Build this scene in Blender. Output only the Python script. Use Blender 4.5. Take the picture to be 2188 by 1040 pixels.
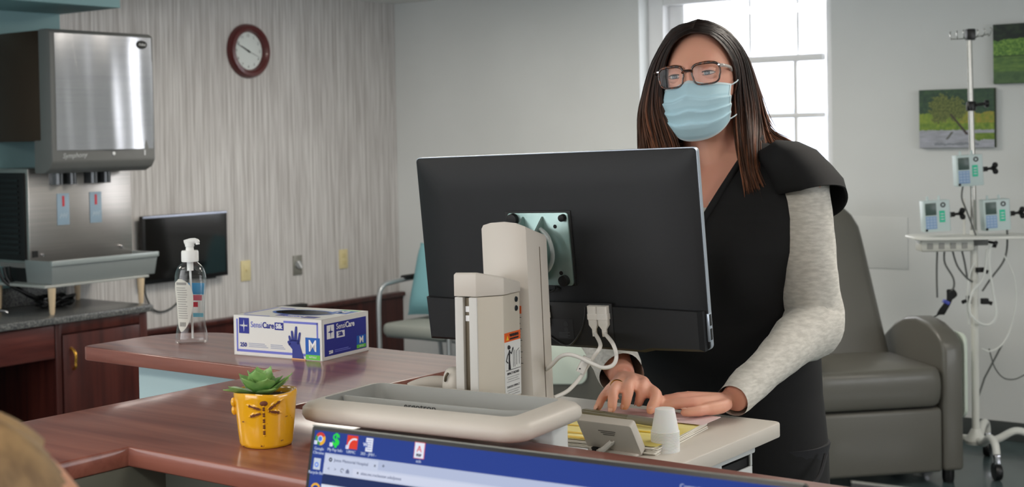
import bpy, bmesh, math, random
import numpy as np
from mathutils import Vector, Matrix, noise

for o in list(bpy.data.objects):
    bpy.data.objects.remove(o, do_unlink=True)
S = bpy.context.scene
COL = S.collection
V = Vector
PI = math.pi
rnd = random.Random(7)

# ------------------------------------------------------------------ camera
CAM_H = 1.5
yaw, pitch, roll = (math.radians(a) for a in (36.7, 1.32, 1.03))
FWD = V((-math.sin(yaw) * math.cos(pitch), math.cos(yaw) * math.cos(pitch), -math.sin(pitch)))
r0 = V((math.cos(yaw), math.sin(yaw), 0)); u0 = r0.cross(FWD)
RGT = r0 * math.cos(roll) - u0 * math.sin(roll)
UPV = u0 * math.cos(roll) + r0 * math.sin(roll)
cd = bpy.data.cameras.new('camera'); cam = bpy.data.objects.new('camera', cd); COL.objects.link(cam)
cam.matrix_world = Matrix(((RGT.x, UPV.x, -FWD.x, 0), (RGT.y, UPV.y, -FWD.y, 0), (RGT.z, UPV.z, -FWD.z, CAM_H), (0, 0, 0, 1)))
cd.sensor_width = 36; cd.lens = 36 * 3000 / 2188; cd.shift_y = -160 / 2188; cd.clip_start = 0.05
cd.dof.use_dof = True; cd.dof.focus_distance = 2.25; cd.dof.aperture_fstop = 9.5
S.camera = cam

# ------------------------------------------------------------------ world, lamps, exposure
W = bpy.data.worlds.new('world'); S.world = W; W.use_nodes = True
bg = W.node_tree.nodes['Background']; bg.inputs[0].default_value = (0.95, 0.97, 1.0, 1); bg.inputs[1].default_value = 6.5
S.view_settings.view_transform = 'Standard'; S.view_settings.look = 'None'
S.view_settings.exposure = 0.0; S.view_settings.gamma = 1; S.view_settings.use_curve_mapping = False
TROFFERS = [(-0.6, -0.4, 20), (-2.9, -0.2, 20), (-4.3, 0.9, 26), (-0.7, 3.4, 24), (-4.0, 5.0, 33), (1.2, 1.6, 20), (0.4, 4.6, 12)]

# ------------------------------------------------------------------ colour and materials
def lin(c):
    return tuple(((x / 255) / 12.92 if x / 255 <= .04045 else (((x / 255) + .055) / 1.055) ** 2.4) for x in c)
def L4(c): return lin(c) + (1,)
MATS = {}
def mat(name, rgb, rough=.5, metal=0, coat=0, spec=.5, var=None, vscale=(8, 8, 8), bump=0, bscale=200, detail=3, emit=0, trans=0, ior=1.45, sss=0, alpha=1, coatr=.08, ramp=None, space='Object', aniso=0):
    if name in MATS: return MATS[name]
    m = bpy.data.materials.new(name); m.use_nodes = True; nt = m.node_tree; b = nt.nodes['Principled BSDF']
    I = b.inputs
    I['Base Color'].default_value = L4(rgb); I['Roughness'].default_value = rough; I['Metallic'].default_value = metal
    I['Coat Weight'].default_value = coat; I['Coat Roughness'].default_value = coatr; I['Specular IOR Level'].default_value = spec
    I['IOR'].default_value = ior; I['Alpha'].default_value = alpha
    if trans: I['Transmission Weight'].default_value = trans
    if aniso: I['Anisotropic'].default_value = aniso
    if sss: I['Subsurface Weight'].default_value = sss; I['Subsurface Radius'].default_value = (.01, .004, .002)
    if emit: I['Emission Color'].default_value = L4(rgb); I['Emission Strength'].default_value = emit
    tc = nt.nodes.new('ShaderNodeTexCoord')
    if var:
        mp = nt.nodes.new('ShaderNodeMapping'); mp.inputs['Scale'].default_value = vscale
        nz = nt.nodes.new('ShaderNodeTexNoise'); nz.inputs['Scale'].default_value = 1; nz.inputs['Detail'].default_value = detail
        cr = nt.nodes.new('ShaderNodeValToRGB'); e = cr.color_ramp.elements
        lo, hi = ramp or (.35, .65)
        e[0].position = lo; e[1].position = hi; e[0].color = L4(rgb); e[1].color = L4(var)
        nt.links.new(tc.outputs[space], mp.inputs[0]); nt.links.new(mp.outputs[0], nz.inputs['Vector'])
        nt.links.new(nz.outputs['Fac'], cr.inputs[0]); nt.links.new(cr.outputs[0], I['Base Color'])
    if bump:
        n2 = nt.nodes.new('ShaderNodeTexNoise'); n2.inputs['Scale'].default_value = bscale; n2.inputs['Detail'].default_value = 2
        bp = nt.nodes.new('ShaderNodeBump'); bp.inputs['Strength'].default_value = bump; bp.inputs['Distance'].default_value = .002
        nt.links.new(tc.outputs[space], n2.inputs['Vector']); nt.links.new(n2.outputs['Fac'], bp.inputs['Height']); nt.links.new(bp.outputs[0], I['Normal'])
    MATS[name] = m
    return m
def attrmat(name, rough=.5, emit=0, spec=.5):
    """colour read from the mesh's own painted colour attribute (flat print)"""
    m = bpy.data.materials.new(name); m.use_nodes = True; nt = m.node_tree; b = nt.nodes['Principled BSDF']
    a = nt.nodes.new('ShaderNodeVertexColor'); a.layer_name = 'print'
    nt.links.new(a.outputs[0], b.inputs['Base Color']); b.inputs['Roughness'].default_value = rough; b.inputs['Specular IOR Level'].default_value = spec
    if emit: nt.links.new(a.outputs[0], b.inputs['Emission Color']); b.inputs['Emission Strength'].default_value = emit
    return m

def wood(name, c1, c2, scale, rough=.3, coat=.5):
    m = bpy.data.materials.new(name); m.use_nodes = True; nt = m.node_tree; b = nt.nodes['Principled BSDF']
    tc = nt.nodes.new('ShaderNodeTexCoord'); mp = nt.nodes.new('ShaderNodeMapping'); mp.inputs['Scale'].default_value = scale
    nz = nt.nodes.new('ShaderNodeTexNoise'); nz.inputs['Scale'].default_value = 1; nz.inputs['Detail'].default_value = 5; nz.inputs['Distortion'].default_value = .4
    cr = nt.nodes.new('ShaderNodeValToRGB'); e = cr.color_ramp.elements
    e[0].position = .32; e[1].position = .68; e[0].color = L4(c1); e[1].color = L4(c2)
    nt.links.new(tc.outputs['Object'], mp.inputs[0]); nt.links.new(mp.outputs[0], nz.inputs['Vector']); nt.links.new(nz.outputs['Fac'], cr.inputs[0])
    nt.links.new(cr.outputs[0], b.inputs['Base Color']); b.inputs['Roughness'].default_value = rough; b.inputs['Specular IOR Level'].default_value = .3
    b.inputs['Coat Weight'].default_value = coat; b.inputs['Coat Roughness'].default_value = .13
    MATS[name] = m
    return m

# ------------------------------------------------------------------ mesh builder
class MB:
    def __init__(s): s.v = []; s.f = []
    def add(s, vs, fs):
        k = len(s.v); s.v += [tuple(p) for p in vs]; s.f += [tuple(i + k for i in f) for f in fs]; return s
    def box(s, x0, x1, y0, y1, z0, z1):
        return s.add([(x0, y0, z0), (x1, y0, z0), (x1, y1, z0), (x0, y1, z0), (x0, y0, z1), (x1, y0, z1), (x1, y1, z1), (x0, y1, z1)],
                     [(3, 2, 1, 0), (4, 5, 6, 7), (0, 1, 5, 4), (1, 2, 6, 5), (2, 3, 7, 6), (3, 0, 4, 7)])
    def prism(s, poly, z0, z1, holes=None):
        n = len(poly)
        return s.add([(p[0], p[1], z0) for p in poly] + [(p[0], p[1], z1) for p in poly],
                     [tuple(range(n - 1, -1, -1)), tuple(range(n, 2 * n))] + [(i, (i + 1) % n, n + (i + 1) % n, n + i) for i in range(n)])
    def loft(s, rings, caps=True, closed=True):
        n = len(rings[0]); vs = [p for r in rings for p in r]; fs = []
        for k in range(len(rings) - 1):
            for i in range(n if closed else n - 1):
                j = (i + 1) % n; fs.append((k * n + i, k * n + j, (k + 1) * n + j, (k + 1) * n + i))
        if caps and closed: fs += [tuple(range(n - 1, -1, -1)), tuple(range((len(rings) - 1) * n, len(rings) * n))]
        return s.add(vs, fs)
    def tube(s, pts, r, n=8, caps=True):
        pts = [V(p) for p in pts]; m = len(pts); rr = r if isinstance(r, (list, tuple)) else [r] * m
        t0 = (pts[1] - pts[0]).normalized(); a = V((0, 0, 1)) if abs(t0.z) < .9 else V((1, 0, 0)); nn = t0.cross(a).normalized(); rings = []
        for i in range(m):
            t = (pts[min(i + 1, m - 1)] - pts[max(i - 1, 0)]).normalized()
            nn = (nn - t * nn.dot(t)).normalized(); b = t.cross(nn)
            rings.append([pts[i] + (nn * math.cos(2 * PI * k / n) + b * math.sin(2 * PI * k / n)) * rr[i] for k in range(n)])
        return s.loft(rings, caps)
    def ctube(s, pts, r, n=8):
        pts = [V(p) for p in pts]; m = len(pts); c = sum(pts, V()) / m; nz = (pts[0] - c).cross(pts[m // 4] - c).normalized(); rings = []
        rr = r if isinstance(r, (list, tuple)) else [r] * m
        for i in range(m):
            t = (pts[(i + 1) % m] - pts[i - 1]).normalized(); o = t.cross(nz).normalized(); b = o.cross(t)
            rings.append([pts[i] + (o * math.cos(2 * PI * k / n) + b * math.sin(2 * PI * k / n)) * rr[i] for k in range(n)])
        return s.loft(rings + [rings[0]], False)
    def lathe(s, prof, n=32, c=(0, 0, 0), caps=True):
        return s.loft([[(c[0] + r * math.cos(2 * PI * k / n), c[1] + r * math.sin(2 * PI * k / n), c[2] + z) for k in range(n)] for r, z in prof], caps)
    def ell(s, c, r, n=20, m=12, rot=None):
        rings = []
        for j in range(1, m):
            a = PI * j / m
            rings.append([V((r[0] * math.sin(a) * math.cos(2 * PI * k / n), r[1] * math.sin(a) * math.sin(2 * PI * k / n), -r[2] * math.cos(a))) for k in range(n)])
        if rot: rings = [[rot @ p for p in q] for q in rings]
        return s.loft([[V(c) + p for p in q] for q in rings])
    def grid(s, nu, nv, fn):
        vs = [fn(i / nu, j / nv) for j in range(nv + 1) for i in range(nu + 1)]
        return s.add(vs, [(j * (nu + 1) + i, j * (nu + 1) + i + 1, (j + 1) * (nu + 1) + i + 1, (j + 1) * (nu + 1) + i) for j in range(nv) for i in range(nu)])
    def xf(s, M):
        s.v = [tuple(M @ V(p)) for p in s.v]; return s
    def mesh(s, name, bevel=0, seg=2, angle=35, weld=False):
        me = bpy.data.meshes.new(name); me.from_pydata(s.v, [], s.f)
        bm = bmesh.new(); bm.from_mesh(me)
        if weld: bmesh.ops.remove_doubles(bm, verts=bm.verts, dist=1e-5)
        bmesh.ops.recalc_face_normals(bm, faces=bm.faces)
        if bevel:
            ed = [e for e in bm.edges if len(e.link_faces) == 2 and e.calc_face_angle(0) > .5]
            bmesh.ops.bevel(bm, geom=ed, offset=bevel, segments=seg, affect='EDGES', profile=.5, clamp_overlap=True)
        bm.to_mesh(me); bm.free(); me.shade_smooth(); me.set_sharp_from_angle(angle=math.radians(angle))
        return me
    def build(s, name, m, parent=None, bevel=0, seg=2, angle=35, weld=False, loc=None, rz=None):
        return link(name, s.mesh(name, bevel, seg, angle, weld), m, parent, loc, rz)
def link(name, me, m, parent=None, loc=None, rz=None, M=None):
    o = bpy.data.objects.new(name, me); COL.objects.link(o)
    if m and not me.materials: me.materials.append(m)
    if parent: o.parent = parent
    if loc: o.location = loc
    if rz: o.rotation_euler[2] = rz
    if M: o.matrix_local = M
    return o
def tag(o, label, cat, group=None, kind=None):
    if label: o['label'] = label
    if cat: o['category'] = cat
    if group: o['group'] = group
    if kind: o['kind'] = kind
    return o
def thing(name, label, cat, loc=(0, 0, 0), rz=0, group=None):
    o = bpy.data.objects.new(name, None); COL.objects.link(o); o.location = loc; o.rotation_euler[2] = rz; o.empty_display_size = .05
    return tag(o, label, cat, group)
def struct(o, label=None, cat=None):
    o['kind'] = 'structure'
    if label: o['label'] = label
    if cat: o['category'] = cat
    return o
def copy_tree(o, parent=None):
    c = o.copy(); COL.objects.link(c); c.parent = parent
    for ch in o.children: copy_tree(ch, c)
    return c
def spline(pts, n=6):
    P = [V(p) for p in pts]; out = []
    for i in range(len(P) - 1):
        a, b, c, d = P[max(i - 1, 0)], P[i], P[i + 1], P[min(i + 2, len(P) - 1)]
        for k in range(n):
            t = k / n
            out.append(.5 * ((2 * b) + (c - a) * t + (2 * a - 5 * b + 4 * c - d) * t * t + (3 * b - a - 3 * c + d) * t ** 3))
    return out + [P[-1]]
def rrect(w, h, r, n=5, cx=0, cy=0):
    out = []
    for sx, sy, a0 in ((1, 1, 0), (-1, 1, 90), (-1, -1, 180), (1, -1, 270)):
        for k in range(n + 1):
            a = math.radians(a0 + 90 * k / n); out.append((cx + sx * (w / 2 - r) + r * math.cos(a), cy + sy * (h / 2 - r) + r * math.sin(a)))
    return out
def frameM(o, x, y, z=None):
    """4x4 with the columns x, y, z (unit vectors) and origin o"""
    x = V(x); y = V(y); z = V(z) if z is not None else x.cross(y); o = V(o)
    return Matrix(((x.x, y.x, z.x, o.x), (x.y, y.y, z.y, o.y), (x.z, y.z, z.z, o.z), (0, 0, 0, 1)))
def text(body, size, M, m, parent=None, name='lettering', bold=0, align='CENTER', sx=1, ext=.0002, shear=0):
    cu = bpy.data.curves.new('txt', 'FONT'); cu.body = body; cu.size = size; cu.align_x = align; cu.align_y = 'CENTER'; cu.offset = bold; cu.extrude = ext; cu.resolution_u = 3; cu.shear = shear
    t = bpy.data.objects.new('txt', cu); COL.objects.link(t)
    dg = bpy.context.evaluated_depsgraph_get(); me = bpy.data.meshes.new_from_object(t.evaluated_get(dg))
    bpy.data.objects.remove(t, do_unlink=True); bpy.data.curves.remove(cu); me.name = name; me.materials.clear()
    if sx != 1: me.transform(Matrix.Diagonal((sx, 1, 1, 1)))
    me.transform(M)
    return link(name, me, m, parent)
def remesh(mb, voxel, smooth=4, name='tmp', fac=.5):
    me = mb.mesh(name); o = bpy.data.objects.new(name, me); COL.objects.link(o)
    r = o.modifiers.new('r', 'REMESH'); r.mode = 'VOXEL'; r.voxel_size = voxel
    if smooth:
        q = o.modifiers.new('s', 'SMOOTH'); q.iterations = smooth; q.factor = fac
    dg = bpy.context.evaluated_depsgraph_get(); out = bpy.data.meshes.new_from_object(o.evaluated_get(dg))
    bpy.data.objects.remove(o, do_unlink=True); out.shade_smooth(); return out
def paint(name, M, w, h, nu, nv, fn, m, parent, thick=0):
    """flat print: a fine grid in the local xy plane of M with colours from fn(u, v) (sRGB 0-255), v up"""
    mb = MB(); mb.grid(nu, nv, lambda u, v: M @ V(((u - .5) * w, (v - .5) * h, 0)))
    me = bpy.data.meshes.new(name); me.from_pydata(mb.v, [], mb.f)
    a = me.color_attributes.new('print', 'FLOAT_COLOR', 'POINT')
    cols = []
    for j in range(nv + 1):
        for i in range(nu + 1): cols += list(L4(fn(i / nu, j / nv)))
    a.data.foreach_set('color', cols)
    return link(name, me, m, parent)
# ================================================================== ROOM SHELL
XW, YW, ZC = -5.974, 6.784, 2.358
XR, YN = 3.2, -3.0
m_grey = mat('wall paint grey', (216, 218, 217), .7, var=(220, 222, 221), vscale=(2, 2, 2), bump=.05, bscale=150)
m_teal = mat('wall paint teal', (140, 176, 180), .6, bump=.05, bscale=150)
m_ceil = mat('ceiling white', (225, 226, 224), .8, bump=.1, bscale=60)
m_white = mat('white paint', (235, 235, 236), .4)
m_floor = mat('floor vinyl', (72, 88, 90), .25, coat=.3, var=(88, 103, 104), vscale=(6, 6, 6), ramp=(.4, .62))
m_base = mat('rubber baseboard', (70, 74, 74), .5)
m_cherry = wood('cherry veneer', (58, 26, 24), (84, 42, 36), (2.5, 30, 2.5), .35, .2)
m_cherryv = wood('cherry veneer upright', (52, 22, 20), (82, 38, 32), (22, 22, 1.2), .35, .2)
def wallpaper():
    m = bpy.data.materials.new('striated wallpaper'); m.use_nodes = True; nt = m.node_tree; b = nt.nodes['Principled BSDF']
    tc = nt.nodes.new('ShaderNodeTexCoord'); acc = None
    for sc, det in (((40, 52, 1.3), 3), ((40, 160, 2.6), 2)):
        mp = nt.nodes.new('ShaderNodeMapping'); mp.inputs['Scale'].default_value = sc
        nz = nt.nodes.new('ShaderNodeTexNoise'); nz.inputs['Scale'].default_value = 1; nz.inputs['Detail'].default_value = det; nz.inputs['Roughness'].default_value = .6
        nt.links.new(tc.outputs['Object'], mp.inputs[0]); nt.links.new(mp.outputs[0], nz.inputs['Vector'])
        if acc is None: acc = nz.outputs['Fac']
        else:
            mx = nt.nodes.new('ShaderNodeMath'); mx.operation = 'ADD'; nt.links.new(acc, mx.inputs[0]); nt.links.new(nz.outputs['Fac'], mx.inputs[1]); acc = mx.outputs[0]
    mul = nt.nodes.new('ShaderNodeMath'); mul.operation = 'MULTIPLY'; mul.inputs[1].default_value = .5; nt.links.new(acc, mul.inputs[0])
    cr = nt.nodes.new('ShaderNodeValToRGB'); e = cr.color_ramp.elements
    e[0].position = .40; e[1].position = .60; e[0].color = L4((176, 171, 168)); e[1].color = L4((222, 219, 217))
    x = cr.color_ramp.elements.new(.5); x.color = L4((202, 198, 196))
    nt.links.new(mul.outputs[0], cr.inputs[0]); nt.links.new(cr.outputs[0], b.inputs['Base Color']); b.inputs['Roughness'].default_value = .55
    return m
YT = 4.274                                              # the wallpaper starts here
struct(MB().box(XW - .15, XW, YT, YW + .25, 0, ZC).build('wall_left', wallpaper()))
struct(MB().box(XW - .15, XW, YN, YT, 0, ZC).build('wall_left_station', m_teal))
struct(MB().box(XW, -5.499, YN, YT, 2.145, ZC).build('trim_1', m_teal))        # soffit over the worktop
WX0, WX1, WZ0, WZ1 = -4.148, -2.996, .86, 2.27          # window opening
wb = MB()
wb.box(XW, WX0, YW, YW + .25, 0, ZC); wb.box(WX1, XR + .15, YW, YW + .25, 0, ZC); wb.box(WX0, WX1, YW, YW + .25, 0, WZ0); wb.box(WX0, WX1, YW, YW + .25, WZ1, ZC)
struct(wb.build('wall_back', m_grey))
RY0, RY1, RZ0, RZ1 = 2.3, 5.0, .9, 2.15                # unseen wide window added in the right wall for soft daylight
wr = MB()
wr.box(XR, XR + .15, YN, RY0, 0, ZC); wr.box(XR, XR + .15, RY1, YW + .25, 0, ZC); wr.box(XR, XR + .15, RY0, RY1, 0, RZ0); wr.box(XR, XR + .15, RY0, RY1, RZ1, ZC)
struct(wr.build('wall_right', m_grey))
FX0, FX1, FZ0, FZ1 = -5.0, -.2, .85, 2.2                  # unseen windows added behind the camera for soft frontal light
wf = MB()
wf.box(XW - .15, FX0, YN - .15, YN, 0, ZC); wf.box(FX1, XR + .15, YN - .15, YN, 0, ZC); wf.box(FX0, FX1, YN - .15, YN, 0, FZ0); wf.box(FX0, FX1, YN - .15, YN, FZ1, ZC)
struct(wf.build('wall_front', m_grey))
struct(MB().box(XW - .15, XR + .15, YN - .15, YW + .25, -.1, 0).build('floor', m_floor))
struct(MB().box(XW - .15, XR + .15, YN - .15, YW + .25, ZC, ZC + .12).build('ceiling', m_ceil))
struct(MB().box(-5.92, XR, YW - .012, YW, 0, .09).build('baseboard_back', m_base, bevel=.003))
struct(MB().box(XR - .012, XR, YN, YW - .012, 0, .09).build('baseboard_right', m_base, bevel=.003))
# dark wood wainscot with a ledge along the wallpapered wall
wn = struct(MB().box(XW, XW + .028, 4.40, YW, 0, .492).build('trim_2', m_cherryv))
MB().box(XW, XW + .05, 4.40, YW, .492, .518).build('ledge_cap', m_cherry, wn, bevel=.004)
MB().box(XW, XW + .036, 4.40, YW, 0, .1).build('plinth', m_cherry, wn, bevel=.003)

# ---- ceiling troffers (the room's lamps)
m_diff = mat('lamp diffuser', (255, 246, 232), .5, emit=2.0)
for i, (x, y, p) in enumerate(TROFFERS):
    t = thing('ceiling_light', 'recessed white ceiling light panel in the room', 'ceiling light', (x, y, ZC), 0, 'ceiling light panels')
    fr = MB(); fr.box(-.62, .62, -.32, -.30, -.012, 0); fr.box(-.62, .62, .30, .32, -.012, 0); fr.box(-.62, -.60, -.30, .30, -.012, 0); fr.box(.60, .62, -.30, .30, -.012, 0)
    fr.build('frame', m_white, t); MB().box(-.6, .6, -.3, .3, -.006, -.001).build('diffuser', m_diff, t)
    ld = bpy.data.lights.new('lamp', 'AREA'); ld.shape = 'RECTANGLE'; ld.size = 1.2; ld.size_y = .6; ld.energy = p; ld.color = (1, .93, .83)
    lo = bpy.data.objects.new('lamp', ld); COL.objects.link(lo); lo.parent = t; lo.location = (0, 0, -.02)

# ---- windows
m_glass = bpy.data.materials.new('window glass'); m_glass.use_nodes = True
_nt = m_glass.node_tree; _nt.nodes.remove(_nt.nodes['Principled BSDF'])
_t = _nt.nodes.new('ShaderNodeBsdfTransparent'); _g = _nt.nodes.new('ShaderNodeBsdfGlossy'); _g.inputs['Roughness'].default_value = .02; _x = _nt.nodes.new('ShaderNodeMixShader'); _x.inputs[0].default_value = .06
_nt.links.new(_t.outputs[0], _x.inputs[1]); _nt.links.new(_g.outputs[0], _x.inputs[2]); _nt.links.new(_x.outputs[0], _nt.nodes['Material Output'].inputs[0])
m_shade = mat('window shade', (250, 248, 244), .8, trans=0)
w1 = thing('window_1', None, None, (WX0, YW, WZ0)); w1['kind'] = 'structure'
FY = .12
def wbar(x0, x1, z0, z1, d0=0, d1=.045, nm='muntin'):
    return MB().box(x0 - WX0, x1 - WX0, FY + d0, FY + d1, z0 - WZ0, z1 - WZ0).build(nm, m_white, w1, bevel=.004)
wbar(WX0, -4.05, WZ0, WZ1, -.02, .06, 'jamb'); wbar(-3.06, WX1, WZ0, WZ1, -.02, .06, 'jamb')
wbar(-4.05, -3.06, WZ1 - .05, WZ1, -.02, .06, 'head'); wbar(-4.05, -3.06, WZ0, WZ0 + .05, -.04, .06, 'sill')
wbar(-4.05, -3.952, WZ0 + .05, WZ1 - .05, .045, .075, 'stile'); wbar(-3.10, -3.06, WZ0 + .05, WZ1 - .05, .045, .075, 'stile')
wbar(-3.952, -3.10, 1.871, 1.908, 0, .045, 'meeting_rail'); wbar(-3.952, -3.10, 1.571, 1.597, .01, .04); wbar(-3.952, -3.10, 1.20, 1.226, .01, .04); wbar(-3.952, -3.10, WZ0 + .05, .97, 0, .045, 'bottom_rail')
for x in (-3.545, -3.262): wbar(x - .011, x + .011, .97, 1.871, .012, .038)
for x in (-3.545, -3.262): wbar(x - .009, x + .009, 1.908, WZ1 - .05, .05, .07)
for (za, zb, n_) in ((.97, 1.871, 'lower_pane'), (1.908, WZ1 - .05, 'upper_pane')):
    MB().box(-3.952 - WX0, -3.10 - WX0, FY + .024, FY + .027, za - WZ0, zb - WZ0).build(n_, m_glass, w1)
MB().box(-.03, WX1 - WX0 + .03, -.03, .10, -.03, 0).build('stool', m_white, w1, bevel=.006)
w2 = thing('added_window_right', None, None, (XR, (RY0 + RY1) / 2, RZ0)); w2['kind'] = 'structure'  # added daylight source, never in view
hw = (RY1 - RY0) / 2
for k in range(4):
    y = -hw + k * 2 * hw / 3; MB().box(.04, .10, max(-hw, y - .03), min(hw, y + .03), 0, RZ1 - RZ0).build('mullion', m_white, w2, bevel=.004)
for k in range(3):
    y0 = -hw + k * 2 * hw / 3 + .03; MB().box(.066, .070, y0, y0 + 2 * hw / 3 - .06, .06, RZ1 - RZ0 - .06).build('pane', m_glass, w2)
MB().box(.04, .10, -hw, hw, 0, .06).build('bottom_rail', m_white, w2); MB().box(.04, .10, -hw, hw, RZ1 - RZ0 - .06, RZ1 - RZ0).build('top_rail', m_white, w2)
w3 = thing('added_window_front', None, None, ((FX0 + FX1) / 2, YN, FZ0)); w3['kind'] = 'structure'  # added for frontal fill light, never in view
fw = (FX1 - FX0) / 2
for k in range(6):
    x = -fw + k * 2 * fw / 5; MB().box(max(-fw, x - .03), min(fw, x + .03), -.10, -.04, 0, FZ1 - FZ0).build('mullion', m_white, w3, bevel=.004)
for k in range(5):
    x0 = -fw + k * 2 * fw / 5 + .03; MB().box(x0, x0 + 2 * fw / 5 - .06, -.072, -.068, .06, FZ1 - FZ0 - .06).build('pane', m_glass, w3)
MB().box(-fw, fw, -.10, -.04, 0, .06).build('bottom_rail', m_white, w3); MB().box(-fw, fw, -.10, -.04, FZ1 - FZ0 - .06, FZ1 - FZ0).build('top_rail', m_white, w3)
for nm, loc, rot, sx, sy in (('window_portal', ((FX0 + FX1) / 2, YN - .13, (FZ0 + FZ1) / 2), (PI / 2, 0, 0), FX1 - FX0, FZ1 - FZ0), ('window_portal', ((WX0 + WX1) / 2, YW + .24, (WZ0 + WZ1) / 2), (-PI / 2, 0, 0), WX1 - WX0, WZ1 - WZ0), ('window_portal', (XR + .13, (RY0 + RY1) / 2, (RZ0 + RZ1) / 2), (0, PI / 2, 0), RZ1 - RZ0, RY1 - RY0)):
    pl = bpy.data.lights.new(nm, 'AREA'); pl.shape = 'RECTANGLE'; pl.size = sx; pl.size_y = sy; pl.cycles.is_portal = True
    po = bpy.data.objects.new(nm, pl); COL.objects.link(po); po.location = loc; po.rotation_euler = rot

# ---- outdoors: pale ground, a pale house and a hedge seen through the window
m_out = mat('pale concrete', (200, 202, 205), .9, var=(186, 190, 194), vscale=(.6, .6, .6))
struct(MB().box(-60, 40, YW + .25, 90, -1.3, -1.2).build('ground_outside', m_out))
hs = thing('pale_house', 'pale blue-grey house outside the window', 'house', (-15.5, 30, -1.2), math.radians(25))
m_sid = mat('pale siding', (208, 218, 232), .8); m_roof = mat('pale roof', (196, 204, 218), .8); m_brick = mat('faded brick', (214, 150, 150), .85)
MB().box(-4, 4, 0, 6, 0, 3.2).build('siding', m_sid, hs)
MB().add([(-4.4, -.4, 3.2), (4.4, -.4, 3.2), (4.4, 6.4, 3.2), (-4.4, 6.4, 3.2), (-4.4, 3, 5.0), (4.4, 3, 5.0)], [(0, 1, 5, 4), (2, 3, 4, 5), (1, 2, 5), (3, 0, 4), (3, 2, 1, 0)]).build('roof', m_roof, hs)
for x in (-2.6, 0.2, 2.6):
    MB().box(x - .55, x + .55, -.05, 0, 1.1, 2.4).build('window', m_white, hs); MB().box(x - .45, x + .45, -.07, -.05, 1.2, 2.3).build('pane', mat('far pane', (130, 150, 175), .2), hs)
MB().box(-4.02, 4.02, -.04, 0, 0, .7).build('brick_base', m_brick, hs)

# ---- access panel, pictures on the back wall
ap = tag(MB().box(-2.90, -2.60, YW - .004, YW - .0005, .80, 1.06).build('access_panel', m_grey, bevel=.001), 'flat grey painted access panel on the wall behind the grey recliner', 'panel')
def fb(x, y, s, seed=0, o=3): return noise.fractal(V((x * s, y * s, seed)), 1, 2, o)
def clampc(c): return tuple(max(0, min(255, k)) for k in c)
def lerp(a, b, t): t = max(0, min(1, t)); return tuple(p + (q - p) * t for p, q in zip(a, b))
def tree_pic(u, v):
    n = fb(u * 1.3, v, 14, 3); n2 = fb(u * 1.3, v, 34, 9)
    c = lerp((36, 62, 52), (66, 96, 62), .5 + .5 * n)
    if v < .60 + .05 * fb(u, 0, 8, 1): c = lerp((112, 140, 48), (176, 150, 62) if u > .55 else (142, 160, 58), .5 + .6 * n)
    if v < .42: c = lerp((92, 124, 44), (140, 160, 56), .5 + .7 * n)
    if v < .30 + .012 * n: c = lerp((150, 152, 160), (182, 184, 196), .5 + .5 * fb(u, v * 4, 6, 5))
    if v < .25 and u > .74 and v > .13 + .02 * n: c = lerp((96, 128, 40), (126, 146, 52), .5 + n)
    for cx, cy, rx, ry in ((.30, .70, .16, .21), (.47, .66, .17, .20), (.27, .52, .10, .10)):
        if ((u - cx) / rx) ** 2 + ((v - cy) / ry) ** 2 < 1 + .7 * n + .5 * n2: c = lerp((70, 84, 40), (124, 132, 66), .5 + .9 * n2)
    if .22 < v < .57 and abs(u - (.43 + (.57 - v) * .62)) < .014 + (.57 - v) * .02: c = (66, 56, 50)
    if .14 < v < .27 and abs(u - (.37 + (v - .14) * .6)) < .018: c = (104, 106, 100)
    if v < .1 and abs(v - .06 - .02 * n) < .02 and .2 < u < .8: c = lerp(c, (120, 126, 132), .7)
    return clampc(c)
def pond_pic(u, v):
    n = fb(u, v, 12, 2); n2 = fb(u, v, 34, 8)
    c = lerp((22, 36, 30), (44, 60, 42), .5 + n)
    if .46 < v < .74 + .05 * fb(u, 1, 7, 4): c = lerp((66, 110, 46), (140, 176, 78), .5 + .8 * n2 + .3 * n)
    if v <= .46: c = lerp((76, 110, 58), (120, 150, 74), .45 + .7 * fb(u * .5, v, 16, 6))
    if v < .20: c = lerp((70, 98, 62), (84, 112, 70), .5 + n)
    if abs(v - .46) < .012: c = (58, 84, 44)
    return clampc(c)
m_print = attrmat('print on canvas', .55); m_canvas = mat('canvas edge', (60, 70, 52), .7)
def picture(nm, x0, x1, z0, z1, fn, lab, nu, nv):
    t = thing(nm, lab, 'picture', ((x0 + x1) / 2, YW, z0))
    w, h = x1 - x0, z1 - z0
    MB().box(-w / 2, w / 2, -.03, -.001, 0, h).build('stretched_canvas', m_canvas, t, bevel=.003)
    paint('print', frameM((0, -.0305, h / 2), (1, 0, 0), (0, 0, 1)), w - .002, h - .002, nu, nv, fn, m_print, t)
picture('canvas_picture', -2.526, -2.157, 1.405, 1.690, tree_pic, 'canvas photo of a leaning tree beside a pale road', 150, 116)
picture('canvas_picture', -2.161, -1.79, 1.707, 1.990, pond_pic, 'canvas photo of green bushes mirrored in a pond', 120, 92)

# ================================================================== LEFT WALL THINGS
m_cream = mat('cream plastic', (222, 208, 160), .4); m_blk = mat('black plastic', (18, 18, 20), .35); m_chrome = mat('chrome', (200, 200, 205), .15, 1)
m_dark = mat('matt black', (14, 14, 15), .6); m_steelg = mat('grey enamel', (150, 152, 150), .4)
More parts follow.
